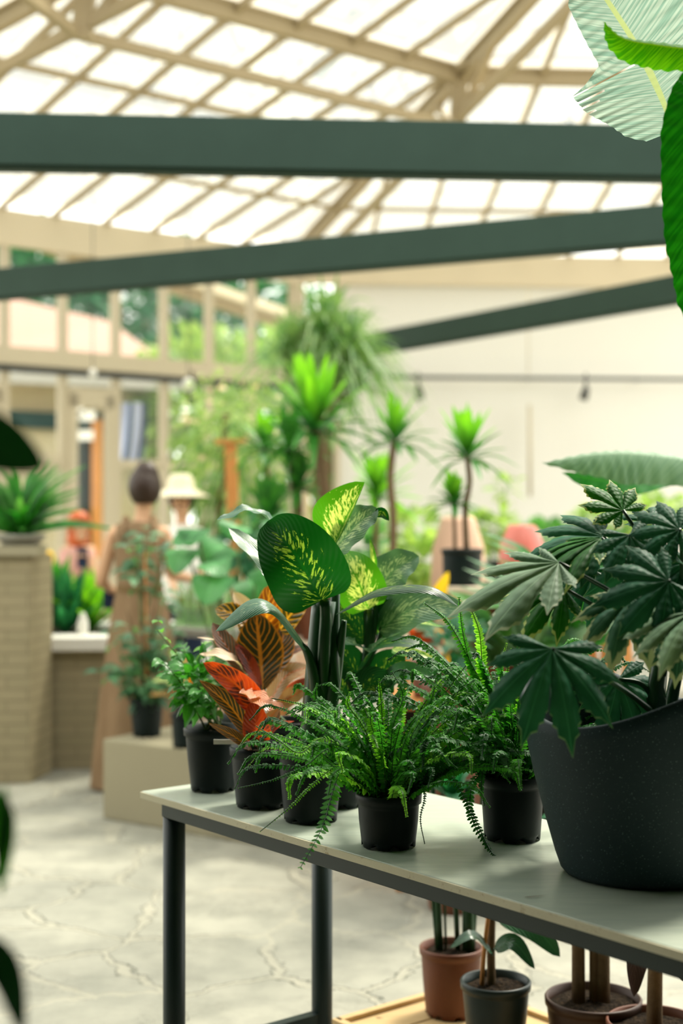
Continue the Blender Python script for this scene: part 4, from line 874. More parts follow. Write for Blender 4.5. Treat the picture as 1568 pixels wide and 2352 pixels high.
pleaf(r, G['purple'], [(1495, 2150, 3.35), (1462, 2200, 3.3), (1455, 2290, 3.26)], 66, (.2, -1, .1), kind='ovate'); pleaf(r, G['purple'], [(1510, 2160, 3.35), (1555, 2190, 3.3), (1575, 2260, 3.26)], 60, (-.2, -1, .1), kind='ovate')
random.seed(33)

# ------------------------------------------------------------------ banana plants
c = V((1.30, 3.3, 0)); r = thing('banana_plant', 'tall banana plant whose big leaves hang into the upper right corner', 'plant', c)
pot(r, c, .17, .13, .32, M['pot_green'])
stalk(r, [c+V((0, 0, .28)), c+V((0, 0, 1.2)), c+V((-.02, -.02, 2.2))], (.06, .035), M['stemf'], 'pseudostem', 16)
for a_, b_ in ((P(1850, 500, 3.1), P(1568, 260, 2.9)), (P(1760, 900, 3.1), P(1600, 150, 2.6)), (P(1830, 600, 3.1), P(1640, 60, 2.7))):
    stalk(r, [c+V((-.02, -.02, 1.6)), a_, b_], (.018, .011), M['stemf'], 'leaf_stalk')
def tearA(t, i): return (.50 < t < .515 and i < 5) or (.56 < t < .572 and i < 2) or (.64 < t < .652 and i < 1)
o = pleaf(r, G['ban_pale'], [(1580, 330, 2.95), (1530, 250, 2.93), (1465, 118, 2.9), (1385, -10, 2.9), (1330, -110, 2.95)], 1, label='pale backlit banana leaf with torn edge', kind='banana') if False else None
mb = MB()
def banleaf(px, wl, wr, mat, nrm, nv=60, nu=10, tear=None, jag=0, label=None, fold=.05, curl=0, k='banana'):
    pts = [P(*q) for q in px]; cc = spline(pts, nv); vs = []; uvs = []; d = px[1][2]
    for j, p in enumerate(cc):
        t = j/(nv-1); Tn = (cc[min(j+1, nv-1)]-cc[max(j-1, 0)]).normalized(); S = Tn.cross(V(nrm)).normalized(); Nn = S.cross(Tn)
        for i in range(-nu, nu+1):
            a = i/nu; W = (wl(t) if a < 0 else wr(t))*d/F_PX*abs(a); ff = fold+curl*abs(a)
            vs.append(p+S*(1 if a > 0 else -1 if a < 0 else 0)*W*math.cos(ff)+Nn*(W*math.sin(ff)+.003*math.sin(j*1.7)*abs(a))); uvs.append((a*.5+.5, t))
    n_ = 2*nu+1; mb = MB()
    mb.add(vs, [(j*n_+i, j*n_+i+1, (j+1)*n_+i+1, (j+1)*n_+i) for j in range(nv-1) for i in range(n_-1) if not (tear and tear(j, i, nu))], uvs)
    o = mb.build('leaf', G[mat], r)
    if label: o['label'] = label
    return o
# pale leaf: midrib from lower right up to the left
import bisect
def curve(tab):
    xs = [a for a, b in tab]
    def f(t):
        i = min(max(bisect.bisect_right(xs, t)-1, 0), len(tab)-2); a, b = tab[i], tab[i+1]; u = (t-a[0])/(b[0]-a[0]); u = u*u*(3-2*u) if False else u
        return a[1]+(b[1]-a[1])*u
    return f
# t=0 at (1545,300); t=1 at (1340,-90)
wl_ = curve([(0, 70), (.06, 110), (.30, 175), (.44, 185), (.46, 150), (.52, 95), (.62, 92), (.8, 80), (1, 0)])
wr_ = curve([(0, 60), (.1, 130), (.4, 190), (.7, 160), (1, 0)])
banleaf([(1548, 300, 2.95), (1510, 205, 2.95), (1462, 110, 2.95), (1385, -10, 2.95), (1330, -90, 2.97)], wl_, wr_, 'ban_pale', (.1, -1, -.25), 90, 8,
        tear=lambda j, i, nu: (j == 38 and i < 7) or (j in (33,) and i < 3) or (j == 29 and i < 2) or (j == 25 and i < 1), label='pale backlit banana leaf with torn edge')
banleaf([(1640, 120, 2.5), (1520, 105, 2.5), (1430, 88, 2.5), (1385, 50, 2.5)], curve([(0, 40), (.3, 55), (.6, 48), (.85, 20), (1, 0)]), curve([(0, 60), (.3, 62), (.6, 38), (.85, 14), (1, 0)]), 'ban_br', (0, -.9, .45), 40, 6, label='bright green half rolled banana leaf', fold=-.35, curl=-.4)
banleaf([(1600, 150, 2.55), (1592, 280, 2.5), (1596, 480, 2.48), (1612, 660, 2.48), (1625, 830, 2.5)], curve([(0, 20), (.15, 60), (.3, 80), (.6, 82), (.8, 66), (1, 0)]), curve([(0, 20), (.15, 60), (.3, 84), (.6, 84), (.8, 66), (1, 0)]), 'ban_dk', (.25, -1, .0), 70, 8, label='deep green hanging banana leaf')
# grey-green banana leaf over the fatsia
c = V((1.35, 4.35, 0)); r = thing('banana_plant', 'shorter banana plant with one broad grey green leaf above the fatsia', 'plant', c); pot(r, c, .15, .12, .28, M['pot_green'])
stalk(r, [c+V((0, 0, .25)), c+V((0, 0, .9)), c+V((-.02, -.02, 1.45))], (.045, .03), M['stemf'], 'pseudostem', 14); stalk(r, [c+V((-.02, -.02, 1.3)), P(1720, 1080, 4.25), P(1620, 1075, 4.15)], (.014, .01), M['stemf'], 'leaf_stalk')
banleaf([(1700, 1075, 4.2), (1500, 1045, 4.1), (1380, 1042, 4.05), (1244, 1064, 4.0)], curve([(0, 60), (.3, 72), (.55, 78), (.8, 44), (1, 0)]), curve([(0, 14), (.3, 14), (.6, 10), (.85, 6), (1, 0)]), 'ban_grey', (.0, -1, .75), 50, 8, fold=-.1, curl=-.25, label='broad grey green arching banana leaf')
banleaf([(1560, 1100, 4.3), (1450, 1110, 4.2), (1360, 1100, 4.15), (1290, 1085, 4.15)], curve([(0, 10), (.4, 34), (.8, 20), (1, 0)]), curve([(0, 20), (.4, 20), (.8, 10), (1, 0)]), 'ban_dk', (0, -1, .3), 30, 5)

# ------------------------------------------------------------------ very near blurred leaves at the left edge
c = V((-.62, 1.25, 0)); r = thing('near_plant', 'dark out-of-focus plant poking in at the left edge, nearest the camera', 'plant', c); pot(r, c, .14, .11, .26, M['pot_green'])
stalk(r, [c+V((0, 0, .22)), c+V((.02, 0, .9)), c+V((.03, 0, 1.5))], (.02, .01), M['stemg'], 'trunk')
def near(px, w_, nr, mt='vdark', **k):
    pleaf(r, G[mt], px, w_, nr, **k); q = P(*px[0]); stalk(r, [c+V((.02, 0, min(1.4, max(.3, q.z-.15)))), q], .004, M['stemg'], 'petiole', 6, 4)
near([(-150, 985, 1.2), (-20, 1022, 1.2), (104, 1078, 1.2)], 170, (.1, -1, .4), kind='ovate')
near([(-60, 1800, 1.3), (5, 1880, 1.3), (2, 2060, 1.3)], 60, (.2, -1, .1), 'drac_d', kind='lance')
near([(-5, 2000, 1.3), (12, 1900, 1.3), (10, 1800, 1.3)], 34, (.2, -1, .1), 'drac_d', kind='lance')
near([(-120, 2180, 1.25), (0, 2210, 1.2), (55, 2380, 1.2)], 90, (.1, -1, .5), kind='ovate')

# ------------------------------------------------------------------ people
def human(name, label, loc, pose, mats, face_dir=V((0, 1, 0)), hair='short'):
    """one skinned continuous body; pose gives joints in world metres"""
    r = thing(name, label, 'person', loc)
    vs, rad, ed = [], [], []
    def j(p, a, parent=None, b=None):
        vs.append(V(p)); rad.append((a, b or a)); i = len(vs)-1
        if parent is not None: ed.append((parent, i))
        return i
    q = pose
    pel = j(q['pelvis'], .115, None, .09); sp = j(V(q['pelvis']).lerp(q['chest'], .5), .095, pel, .08); ch = j(q['chest'], .115, sp, .085)
    nk = j(q['neck'], .042, ch); hd0 = j(V(q['neck']).lerp(q['head'], .45), .045, nk); hd = j(q['head'], .068, hd0, .078); j(V(q['head'])+V((0, 0, .06)), .055, hd, .06)
    for s in ('L', 'R'):
        sh = j(q['sh'+s], .045, ch); el = j(q['el'+s], .034, sh); m_ = j(V(q['el'+s]).lerp(q['wr'+s], .35), .033, el); wr = j(q['wr'+s], .022, m_)
        d = (V(q['wr'+s])-V(q['el'+s])).normalized(); sd = d.cross(V((0, 0, 1)))
        sd = sd.normalized() if sd.length > .1 else V((1, 0, 0)); dn_ = V((0, 0, -1)) if abs(d.z) < .7 else face_dir
        pm = j(V(q['wr'+s])+d*.05, .024, wr, .03); k2 = j(V(q['wr'+s])+d*.08, .022, pm, .03)
        for n_, (off, L) in enumerate(((-.03, .065), (-.01, .078), (.01, .074), (.028, .058))):
            a = j(V(q['wr'+s])+d*.095+sd*off, .0095, k2); b = j(V(vs[a])+d*L*.5+dn_*.008, .0088, a); j(V(vs[b])+d*L*.4+dn_*.02, .0075, b)
        t1 = j(V(q['wr'+s])+d*.04+sd*.038*(1 if s == 'L' else -1), .011, pm); j(V(vs[t1])+d*.04+sd*.012*(1 if s == 'L' else -1), .009, t1)
    for s in ('L', 'R'):
        hp = j(q['hip'+s], .085, pel); kn = j(q['kn'+s], .055, hp); cf = j(V(q['kn'+s]).lerp(q['an'+s], .3), .052, kn); an = j(q['an'+s], .034, cf)
        j(V(q['an'+s])+face_dir*.13+V((0, 0, -.05)), .03, an, .035)
    me = bpy.data.meshes.new('body'); me.from_pydata([tuple(v) for v in vs], ed, []); o = bpy.data.objects.new('body', me); COL.objects.link(o)
    sk = o.modifiers.new('skin', 'SKIN'); sk.use_smooth_shade = True; ss_ = o.modifiers.new('sub', 'SUBSURF'); ss_.levels = 2; ss_.render_levels = 2
    for i, v in enumerate(me.skin_vertices[0].data): v.radius = rad[i]; v.use_root = (i == pel)
    dg = bpy.context.evaluated_depsgraph_get(); dg.update(); me2 = bpy.data.meshes.new_from_object(o.evaluated_get(dg)); bpy.data.objects.remove(o)
    H = V(q['head']); f = face_dir; sd = f.cross(V((0, 0, 1)))
    bm = bmesh.new(); bm.from_mesh(me2)                                   # nose, ears and jaw joined to the same surface
    for p, s in ((H+f*.082+V((0, 0, -.005)), (.012, .018, .022)), (H+sd*.074, (.008, .016, .028)), (H-sd*.074, (.008, .016, .028)), (H+f*.045+V((0, 0, -.06)), (.04, .04, .035))):
        Mx = Matrix.Translation(p) @ Matrix((sd, f, V((0, 0, 1)))).transposed().to_4x4() @ Matrix.Diagonal((*s, 1)); bmesh.ops.create_uvsphere(bm, u_segments=10, v_segments=8, radius=1, matrix=Mx)
    bm.to_mesh(me2); bm.free(); me2.materials.clear(); me2.materials.append(M['skin'])
    for p_ in me2.polygons: p_.use_smooth = True
    b = bpy.data.objects.new('body', me2); COL.objects.link(b); b.parent = r; b.matrix_parent_inverse = Matrix.Translation(r.location).inverted(); me2.name = 'body'
    fe = MB()                                                            # eyes and mouth
    for s in (-1, 1): fe.lathe([(.001, .011), (.010, .006), (.012, 0), (.010, -.006), (.001, -.011)], H+f*.066+sd*.030*s+V((0, 0, .012)), 10)
    fe.box(H+f*.082+V((0, 0, -.045)), (.036, .006, .008)); fe.build('face_features', M['hair'], r)
    return r, H, f, sd
def hairdo(r, H, f, sd, mat, bun=True, long=0):
    mb = MB(); vs = []; n1_, n2_ = 18, 14
    for j in range(n2_):
        ph = math.pi*j/(n2_-1)*.80
        for i in range(n1_):
            q = 2*math.pi*i/n1_; d = sd*math.cos(q)*math.sin(ph)+f*math.sin(q)*math.sin(ph)*1.12+V((0, 0, math.cos(ph)))
            k = .093 if math.sin(q) < .35 else .083
            if math.sin(q) > .55 and ph > 1.25: k = .055
            vs.append(H+V((0, 0, .022))-f*.008+V((d.x*k*.94, d.y*k, d.z*.108)))
    mb.add(vs, [(j*n1_+i, j*n1_+(i+1) % n1_, (j+1)*n1_+(i+1) % n1_, (j+1)*n1_+i) for j in range(n2_-1) for i in range(n1_)])
    if bun: mb.lathe([(.002, .04), (.035, .034), (.058, .0), (.068, -.03), (.06, -.07)], H-f*.02+V((.008, 0, .115)), 14)
    if long: mb.lathe([(.07, .0), (.085, -.08), (.075, -long), (.002, -long-.02)], H-f*.03, 14)
    return mb.build('hair', mat, r)
def garment(r, secs, mat, name, n=28, pleat=.0, close=True):
    """secs: (centre, half width, half depth) from top to bottom, an oval tube following the body"""
    mb = MB(); vs = []
    for k, (c_, rx, ry) in enumerate(secs):
        for i in range(n):
            q = 2*math.pi*i/n; w_ = 1+pleat*(k/(len(secs)-1))*math.sin(q*7+k*.25); vs.append(V(c_)+V((math.cos(q)*rx*w_, math.sin(q)*ry*w_, 0)))
    mb.add(vs, [(j*n+i, j*n+(i+1) % n, (j+1)*n+(i+1) % n, (j+1)*n+i) for j in range(len(secs)-1) for i in range(n)])
    return mb.build(name, mat, r)
W = lambda x, y, dd=0: P(x, y, 7.37+dd)
pose = dict(pelvis=W(322, 1405), chest=W(318, 1260), neck=W(328, 1185), head=W(333, 1128), shL=W(262, 1215), shR=W(378, 1215),
            elL=W(232, 1335, .02), elR=W(393, 1318, .05), wrL=W(252, 1352, .24), wrR=W(440, 1330, .16), hipL=W(296, 1425), hipR=W(346, 1425),
            knL=W(292, 1610, .05), knR=W(350, 1610, -.02), anL=W(290, 1782, -.02), anR=W(350, 1785, -.02))
r, H, f, sd = human('person', 'person with dark hair in a topknot and sleeveless taupe dress, seen from behind', W(320, 1808), pose, None)
hairdo(r, H, f, sd, M['hair'])
garment(r, [(W(318, 1197), .06, .05), (W(316, 1204), .115, .075), (W(316, 1222), .125, .095), (W(317, 1265), .128, .115), (W(318, 1310), .118, .112), (W(320, 1345), .115, .108), (W(322, 1400), .145, .135), (W(320, 1480), .165, .155), (W(314, 1600), .185, .175), (W(308, 1720), .200, .19), (W(304, 1804), .205, .195)], M['dress'], 'dress', 42, .07)
for x0, x1 in ((288, 282), (352, 358)):
    m = MB(); m.tube([W(x0+6, 1200, .1), W(x0, 1190), W(x1, 1215, -.09), W(x1, 1240, -.11)], .016, 8); m.build('dress_strap', M['dress'], r)
m = MB(); m.lathe([(.122, -.018), (.124, 0), (.122, .018)], W(321, 1350), 28); m.build('waist_tie', M['brownc'], r)
q = pose['wrL']; m = MB(); m.box(q+V((-.01, .06, -.06)), (.07, .05, .10)); tagp(bevel(m.build('shoulder_pouch', M['navy'], smooth=False, loc=q+V((-.01, .06, -.06))), .012), 'small dark navy pouch held at the left hand of person in taupe dress', 'pouch')
# person in cream hat and white shirt
W = lambda x, y, dd=0: P(x, y, 9.45+dd)
pose = dict(pelvis=W(418, 1385), chest=W(420, 1262), neck=W(418, 1195), head=W(415, 1150), shL=W(388, 1225), shR=W(455, 1225), elL=W(380, 1300), elR=W(462, 1300, -.05), wrL=W(400, 1345, -.2), wrR=W(478, 1340, -.22),
            hipL=W(400, 1400), hipR=W(436, 1400), knL=W(400, 1535), knR=W(438, 1535), anL=W(400, 1648), anR=W(440, 1648))
r, H, f, sd = human('person', 'person in broad cream hat and white shirt with navy trousers, beyond the taupe dress', W(420, 1670), pose, None, V((0, -1, 0)))
hairdo(r, H, f, sd, M['hair'], False)
m = MB(); n = 28; hv = [(.001, .150), (.06, .145), (.085, .11), (.092, .05), (.12, .035), (.19, .0), (.192, -.004), (.09, .03)]
m.lathe(hv, H+V((0, 0, .03)), n); m.build('hat', M['hat'], r)
garment(r, [(W(418, 1205), .06, .05), (W(419, 1215), .14, .08), (W(420, 1262), .165, .12), (W(420, 1330), .15, .13), (W(419, 1395), .165, .14)], M['white'], 'shirt')
for s in ('L', 'R'):
    m = MB(); m.tube([pose['sh'+s], pose['el'+s], V(pose['el'+s]).lerp(pose['wr'+s], .3)], [.062, .055, .05], 12, False); m.build('sleeve', M['white'], r)
    m = MB(); m.tube([V(pose['hip'+s])+V((0, 0, .03)), pose['kn'+s], pose['an'+s]], [.105, .08, .07], 14, False); m.build('trouser_leg', M['navy'], r)
# person with orange-red hair
W = lambda x, y, dd=0: P(x, y, 10.3+dd)
pose = dict(pelvis=W(176, 1395), chest=W(176, 1290), neck=W(178, 1250), head=W(182, 1213), shL=W(150, 1265), shR=W(205, 1265), elL=W(140, 1330), elR=W(214, 1322, -.06), wrL=W(165, 1335, -.24), wrR=W(196, 1290, -.28),
            hipL=W(162, 1405), hipR=W(192, 1405), knL=W(162, 1530), knR=W(192, 1530), anL=W(162, 1600), anR=W(192, 1600))
r, H, f, sd = human('person', 'person with orange red hair and dusty pink top beyond the brick planter, holding dark phone', W(176, 1630), pose, None, V((.5, -.86, 0)))
hairdo(r, H, f, sd, M['redhair'], False, .14)
garment(r, [(W(178, 1256), .06, .05), (W(178, 1264), .13, .08), (W(177, 1300), .145, .11), (W(176, 1350), .13, .11), (W(176, 1400), .15, .13)], M['pinkc'], 'top')
garment(r, [(W(176, 1395), .15, .13), (W(176, 1480), .18, .15), (W(176, 1560), .2, .17)], M['brownc'], 'skirt')
m = MB(); q = pose['wrR']+V((0, -.11, .03)); m.box(q, (.075, .01, .145)); tagp(m.build('phone', M['navy'], smooth=False, loc=q), 'dark phone held up by the person with orange hair', 'phone')

# ------------------------------------------------------------------ plants on the plinth
random.seed(44)
def sprig(r, base, tip, nleaf, size, mat, out=.0, st='stemf', asp=.6, start=.3):
    c_ = spline([base, base.lerp(tip, .5)+V((U(-.03, .03), U(-.03, .03), .02)), tip], 14); m = MB(); m.tube(c_, [.005-.0035*i/13 for i in range(14)], 5); m.build('stem', M[st], r)
    mb = MB()
    for k in range(nleaf):
        p = c_[min(13, int((start+(1-start)*k/max(1, nleaf-1))*13))]; a = U(0, 6.28); d = V((math.cos(a), math.sin(a), U(-.25, .4))).normalized(); s = size*U(.7, 1.15); p = p+d*out*U(.3, 1)
        leaf(mb, [p, p+d*s*.5, p+d*s-V((0, 0, s*.3))], s*asp, (U(-.3, .3), -.4, 1), .2, nv=5, nu=1)
    mb.build('leaf_spray', G[mat], r)
c = P(337, 1690, 6.72); c.z = .372
r = thing('potted_umbrella_tree', 'tall thin grey-green plant in black pot on the left end of plinth', 'potted plant', c); pot(r, c, .080, .064, .178, M['potm'])
t = c+V((0, 0, .16)); D = 6.7
for (x, y) in ((330, 1215), (300, 1245), (405, 1238), (362, 1260), (330, 1290), (300, 1310), (370, 1350), (250, 1440), (300, 1440), (400, 1440), (350, 1480), (222, 1540), (280, 1530), (330, 1520), (300, 1590), (370, 1580), (345, 1420)):
    b = P(333+(x-333)*.25, min(1600, y+130), D); sprig(r, t.lerp(b, .4) if y > 1400 else b, P(x, y, D+U(-.06, .06)), 9, .085, 'ficus', .03, start=.62)
for pts in (((335, 1610), (328, 1450), (332, 1215)), ((338, 1610), (350, 1480), (372, 1250)), ((333, 1610), (318, 1500), (290, 1400))): stalk(r, [P(x, y, D) for x, y in pts], (.007, .003), M['bark'], 'stem', 6)
stalk(r, [P(337, 1610, D-.02), P(333, 1265, D-.02)], .005, M['orangew'], 'cane', 6, 2)
mb = MB(); bush(mb, P(335, 1560, D), (.11, .1, .12), 140, .075, nv=4, shell=.2); mb.build('leaf_spray', G['ficus'], r)
c = P(424, 1705, 6.40); c.z = .372
r = thing('potted_croton', 'croton with orange and green leaves in black pot on the plinth', 'potted plant', c); pot(r, c, .062, .052, .155, M['potm'])
for k in range(20):
    a = k*2.4; e = .3+1.0*((k*.7548) % 1); d = V((math.cos(a)*math.cos(e), math.sin(a)*math.cos(e), math.sin(e))); b = c+V((0, 0, .18+.008*k)); L = .17
    mb = MB(); leaf(mb, [b, b+d*L*.5, b+d*L-V((0, 0, .03))], .055, (0, -.5, 1), .2, kind='ovate', nv=8, nu=2); mb.build('leaf', G[('orange', 'c_red', 'bushl', 'small', 'c_yel')[k % 5]], r)
stalk(r, [c+V((0, 0, .14)), c+V((0, 0, .36))], .006, M['bark'], 'stem')
c = P(560, 1740, 6.12); c.z = .372
r = thing('potted_elephant_ear', 'plant with broad soft green heart leaves beside the taupe dress', 'potted plant', c); pot(r, c, .11, .085, .19, M['potm'])
for k, (x, y, w_, ex, ey) in enumerate(((455, 1215, 90, -30, 40), (520, 1250, 110, -60, 45), (590, 1250, 80, 50, 50), (430, 1260, 90, -30, 60), (500, 1320, 110, -30, 70), (570, 1330, 100, 30, 70), (455, 1230, 80, -60, 20), (620, 1190, 70, 40, 30), (545, 1205, 80, -20, 30), (610, 1300, 100, 20, 60), (480, 1290, 90, 40, 30))):
    D = 6.05+U(-.15, .15); pleaf(r, G['colo'], [(x, y, D), (x+ex*.5, y+ey*.35, D-.05), (x+ex, y+ey, D-.06)], w_, (U(-.3, .3), -.6, 1), kind='round', fold=.1, nv=10)
    stalk(r, [c+V((0, 0, .17)), P((x+560)/2, 1500, D), P(x, y, D)], (.009, .004), M['stemf'], 'petiole', 6)

# ------------------------------------------------------------------ planter contents and palm on pier
def spears(name, label, cat, c, n, L, wd, mat, el=(.9, 1.5), **k):
    r = thing(name, label, cat, c); mb = MB(); crown(mb, c, n, L, wd, el, .12, 'lance', 7, **k); mb.build('foliage', G[mat], r); return r
zt = .71
for i, (x, d, L, mt, lab) in enumerate(((105, 8.35, .42, 'drac_d', 'dark spear-leaved plant left in the brick planter'), (150, 8.3, .46, 'bushd', 'tall dark spear-leaved plant mid brick planter'), (205, 8.4, .40, 'drac', 'green spear-leaved plant at right in the brick planter'), (125, 8.7, .5, 'palm', 'bright spear-leaved plant at rear of the brick planter'))):
    q = P(x, 0, d); q.z = zt; spears('planter_plant', lab, 'plant', q, 34, L, .06, mt, (.55, 1.5))
q = P(108, 0, 8.6); q.z = zt; r = thing('yellow_leaved_plant', 'plant with hanging golden yellow leaves behind the pier', 'plant', q)
stalk(r, [q, q+V((0, 0, .45))], .012, M['stemf'])
for k in range(5): mb = MB(); b = q+V((U(-.05, .05), 0, .47+U(-.02, .03))); leaf(mb, [b, b+V((.02*k-.04, -.05, -.10)), b+V((.03*k-.06, -.06, -.26))], .09, (0, -1, .1), .2, nv=8); mb.build('leaf', G['yellow'], r)
q = P(190, 0, 8.05); q.z = .738; m = MB(); m.lathe([(.001, 0), (.026, 0), (.030, .02), (.029, .07), (.016, .10), (.012, .12), (.001, .122)], q, 18); tagp(m.build('white_bottle', M['white'], loc=q), 'small white bottle standing on the planter coping', 'bottle')
c = P(48, 0, 7.66); c.z = 1.25
r = thing('potted_palm', 'arching palm with long blades in shallow bowl on top of the pier', 'potted plant', c); pot(r, c, .13, .10, .06, M['concretepot'], feet=False, soil_z=.012)
for k in range(70):
    a = k*2.4; e = .18+1.15*((k*.7548) % 1); L = U(.4, .62); az = V((math.cos(a), math.sin(a)*.5, 0)); d = az*math.cos(e)+V((0, 0, math.sin(e))); b = c+V((0, 0, .05))
    mb = MB(); leaf(mb, [b, b+d*L*.5, b+d*L*.9+az*L*.1-V((0, 0, L*.12))], .05, (0, -.5, 1), .3, kind='lance', nv=8, nu=1); mb.build('leaf', G[('palm', 'drac_d', 'bushm', 'palm')[k % 4]], r)

# ------------------------------------------------------------------ glass vases on a side bench
sb = thing('side_bench', 'grey bench carrying tall glass vases', 'bench', P(470, 0, 7.75)*1); sb.location.z = 0
q0, q1 = P(400, 0, 7.9), P(572, 0, 7.6); zb_ = .80
m = MB(); m.bar(V((q0.x, q0.y, zb_-.02)), V((q1.x, q1.y, zb_-.02)), .34, .04); m.build('bench_top', M['concretepot'], sb, False)
for t in (.08, .92):
    for o_ in (-.13, .13):
        q = q0.lerp(q1, t); m = MB(); m.bar((q.x, q.y+o_, 0), (q.x, q.y+o_, zb_-.04), .03, .03, (1, 0, 0)); m.build('leg', M['dark'], sb, False)
vz = []
for k, (x, h, rr) in enumerate(((415, .24, .036), (437, .27, .03), (458, .25, .034), (480, .22, .03), (502, .27, .034), (525, .24, .03))):
    q = q0.lerp(q1, (x-400)/172); q = V((P(x, 0, q.y).x, q.y, zb_)); m = MB(); m.lathe([(.001, .001), (rr, .001), (rr, h*.72), (rr*.55, h*.82), (rr*.6, h), (rr*.5, h), (rr*.45, h*.82), (rr*.85, h*.7), (rr*.85, .01), (.001, .01)], q, 18)
    tagp(m.build('glass_vase', M['vase'], loc=q), '%s of the six clear glass vases on the grey bench' % ('leftmost', 'second from left', 'third from left', 'fourth from left', 'fifth from left', 'rightmost')[k], 'vase', 'glass vases')

# ------------------------------------------------------------------ wooden shelf unit and the dracaena on it
sh = thing('wooden_shelf', 'orange wooden shelf unit with pale top carrying the dark pot', 'shelf', P(1180, 0, 5.45)*1); sh.location.z = 0
xa, xb = P(1035, 0, 6.05).x, P(1400, 0, 6.05).x; y0_, dp = 6.0, .40; zs = 1.11
m = MB(); m.box(((xa+xb)/2, y0_+dp/2, zs-.017), (xb-xa, dp, .034)); m.build('shelf_top', M['palew'], sh, False)
for z_ in (.75, .40, .08): m = MB(); m.box(((xa+xb)/2, y0_+dp/2, z_), (xb-xa-.06, dp-.02, .03)); m.build('shelf_board', M['orangew'], sh, False)
for x_ in (xa+.02, (xa+xb)/2-.02, xb-.02):
    for y_ in (y0_+.02, y0_+dp-.02): m = MB(); m.box((x_, y_, (zs-.034)/2), (.045, .04, zs-.034)); m.build('post', M['orangew'], sh, False)
m = MB(); m.box(((xa+xb)/2, y0_+dp-.01, .6), (xb-xa-.1, .015, .98)); m.build('back_panel', plain('dark stained wood', (.10, .045, .018), .6), sh, False)
def drac(name, label, c, rt, rb, h, trunks, potmat='potm', cn=34, cl=.2, cw=.03, mats=('drac', 'drac_d'), sq=False):
    r = thing(name, label, 'potted plant', c)
    pot(r, c, rt, rb, h, M[potmat], n=4 if sq else 40, feet=False, soil=not sq)
    if sq: m = MB(); m.box(c+V((0, 0, h-.02)), (rt*1.3, rt*1.3, .01), Matrix.Rotation(0, 3, 'Z')); m.build('soil', M['soil'], r, False)
    for pts, w_, sz in trunks:
        t_ = [P(*q) for q in pts]; t_[0].z = c.z+h-.03; stalk(r, t_, (w_, w_*.8), M['bark'], 'trunk', 10)
        mb = MB(); crown(mb, t_[-1], int(cn*.6*min(1, sz+.3)), cl*sz, cw, (.75, 1.5), .05, 'lance', 8); mb.build('leaf_crown', G[mats[0]], r)
        mb = MB(); crown(mb, t_[-1]-V((0, 0, .02)), int(cn*.7*min(1, sz+.3)), cl*sz*.95, cw, (-.35, .8), .3, 'lance', 8); mb.build('leaf_crown', G[mats[1]], r)
    return r
c = V((P(1061, 0, 6.2).x, 6.2, zs)); D = 6.2
drac('potted_dracaena', 'two-headed dracaena in dark pot standing on the wooden shelf', c, .090, .080, .16,
     [([(1072, 1270, D), (1068, 1170, D), (1078, 1110, D), (1072, 1045, D)], .014, 1.0), ([(1045, 1270, D), (1043, 1200, D), (1040, 1150, D)], .009, .6)], cn=22, cl=.24, cw=.040, sq=False)
# bench with dracaenas behind
db = thing('display_bench', 'long low timber bench under the dracaenas in the background', 'bench', P(760, 0, 8)*1); db.location.z = 0
m = MB(); m.box((.36, 8.1, .72), (1.52, 1.4, .05)); m.build('bench_top', M['palew'], db, False)
for x_ in (-.35, 1.06):
    for y_ in (7.5, 8.7): m = MB(); m.box((x_, y_, .35), (.07, .07, .695)); m.build('leg', M['orangew'], db, False)
BZ = .745
def bp(x, d): q = P(x, 0, d); q.z = BZ; return q
drac('potted_dracaena', 'largest dracaena with bright upright tips in the middle background', bp(735, 7.6), .13, .10, .2, [([(745, 1300, 7.6), (750, 1180, 7.6), (738, 1080, 7.6), (722, 985, 7.6)], .03, 1.1)], 'terra', 34, .40, .062)
drac('potted_dracaena', 'dark dracaena head directly below the largest dracaena', bp(690, 7.9), .1, .08, .18, [([(690, 1300, 7.9), (688, 1190, 7.9), (685, 1120, 7.9)], .022, .7), ([(690, 1300, 7.9), (676, 1130, 7.9), (668, 1030, 7.9)], .02, .75)], 'terra', 26, .34, .055, ('drac_d', 'drac_d'))
drac('potted_dracaena', 'dracaena with small head on left of the largest dracaena', bp(635, 8.2), .1, .08, .18, [([(635, 1300, 8.2), (618, 1150, 8.2), (608, 1030, 8.2)], .018, .75)], 'terra', 24, .34, .052)
drac('potted_dracaena', 'slim dracaena with dark ringed trunk left of the two-headed dracaena', bp(892, 7.45), .09, .075, .16, [([(898, 1350, 7.45), (903, 1200, 7.45), (896, 1100, 7.45), (905, 1010, 7.45)], .022, .8)], 'potm', 18, .36, .050)
drac('potted_dracaena', 'low dracaena head beside the slim ringed trunk', bp(862, 7.95), .09, .075, .16, [([(860, 1350, 7.95), (862, 1250, 7.95), (866, 1140, 7.95)], .018, .9)], 'potm', 20, .34, .055, ('drac', 'drac'))
drac('potted_dracaena', 'low dark dracaena between trunks above the mottled leaf', bp(640, 7.6), .09, .075, .15, [([(628, 1350, 7.6), (625, 1250, 7.6), (618, 1190, 7.6)], .018, .75)], 'terra', 24, .34, .052, ('drac_d', 'drac_d'))
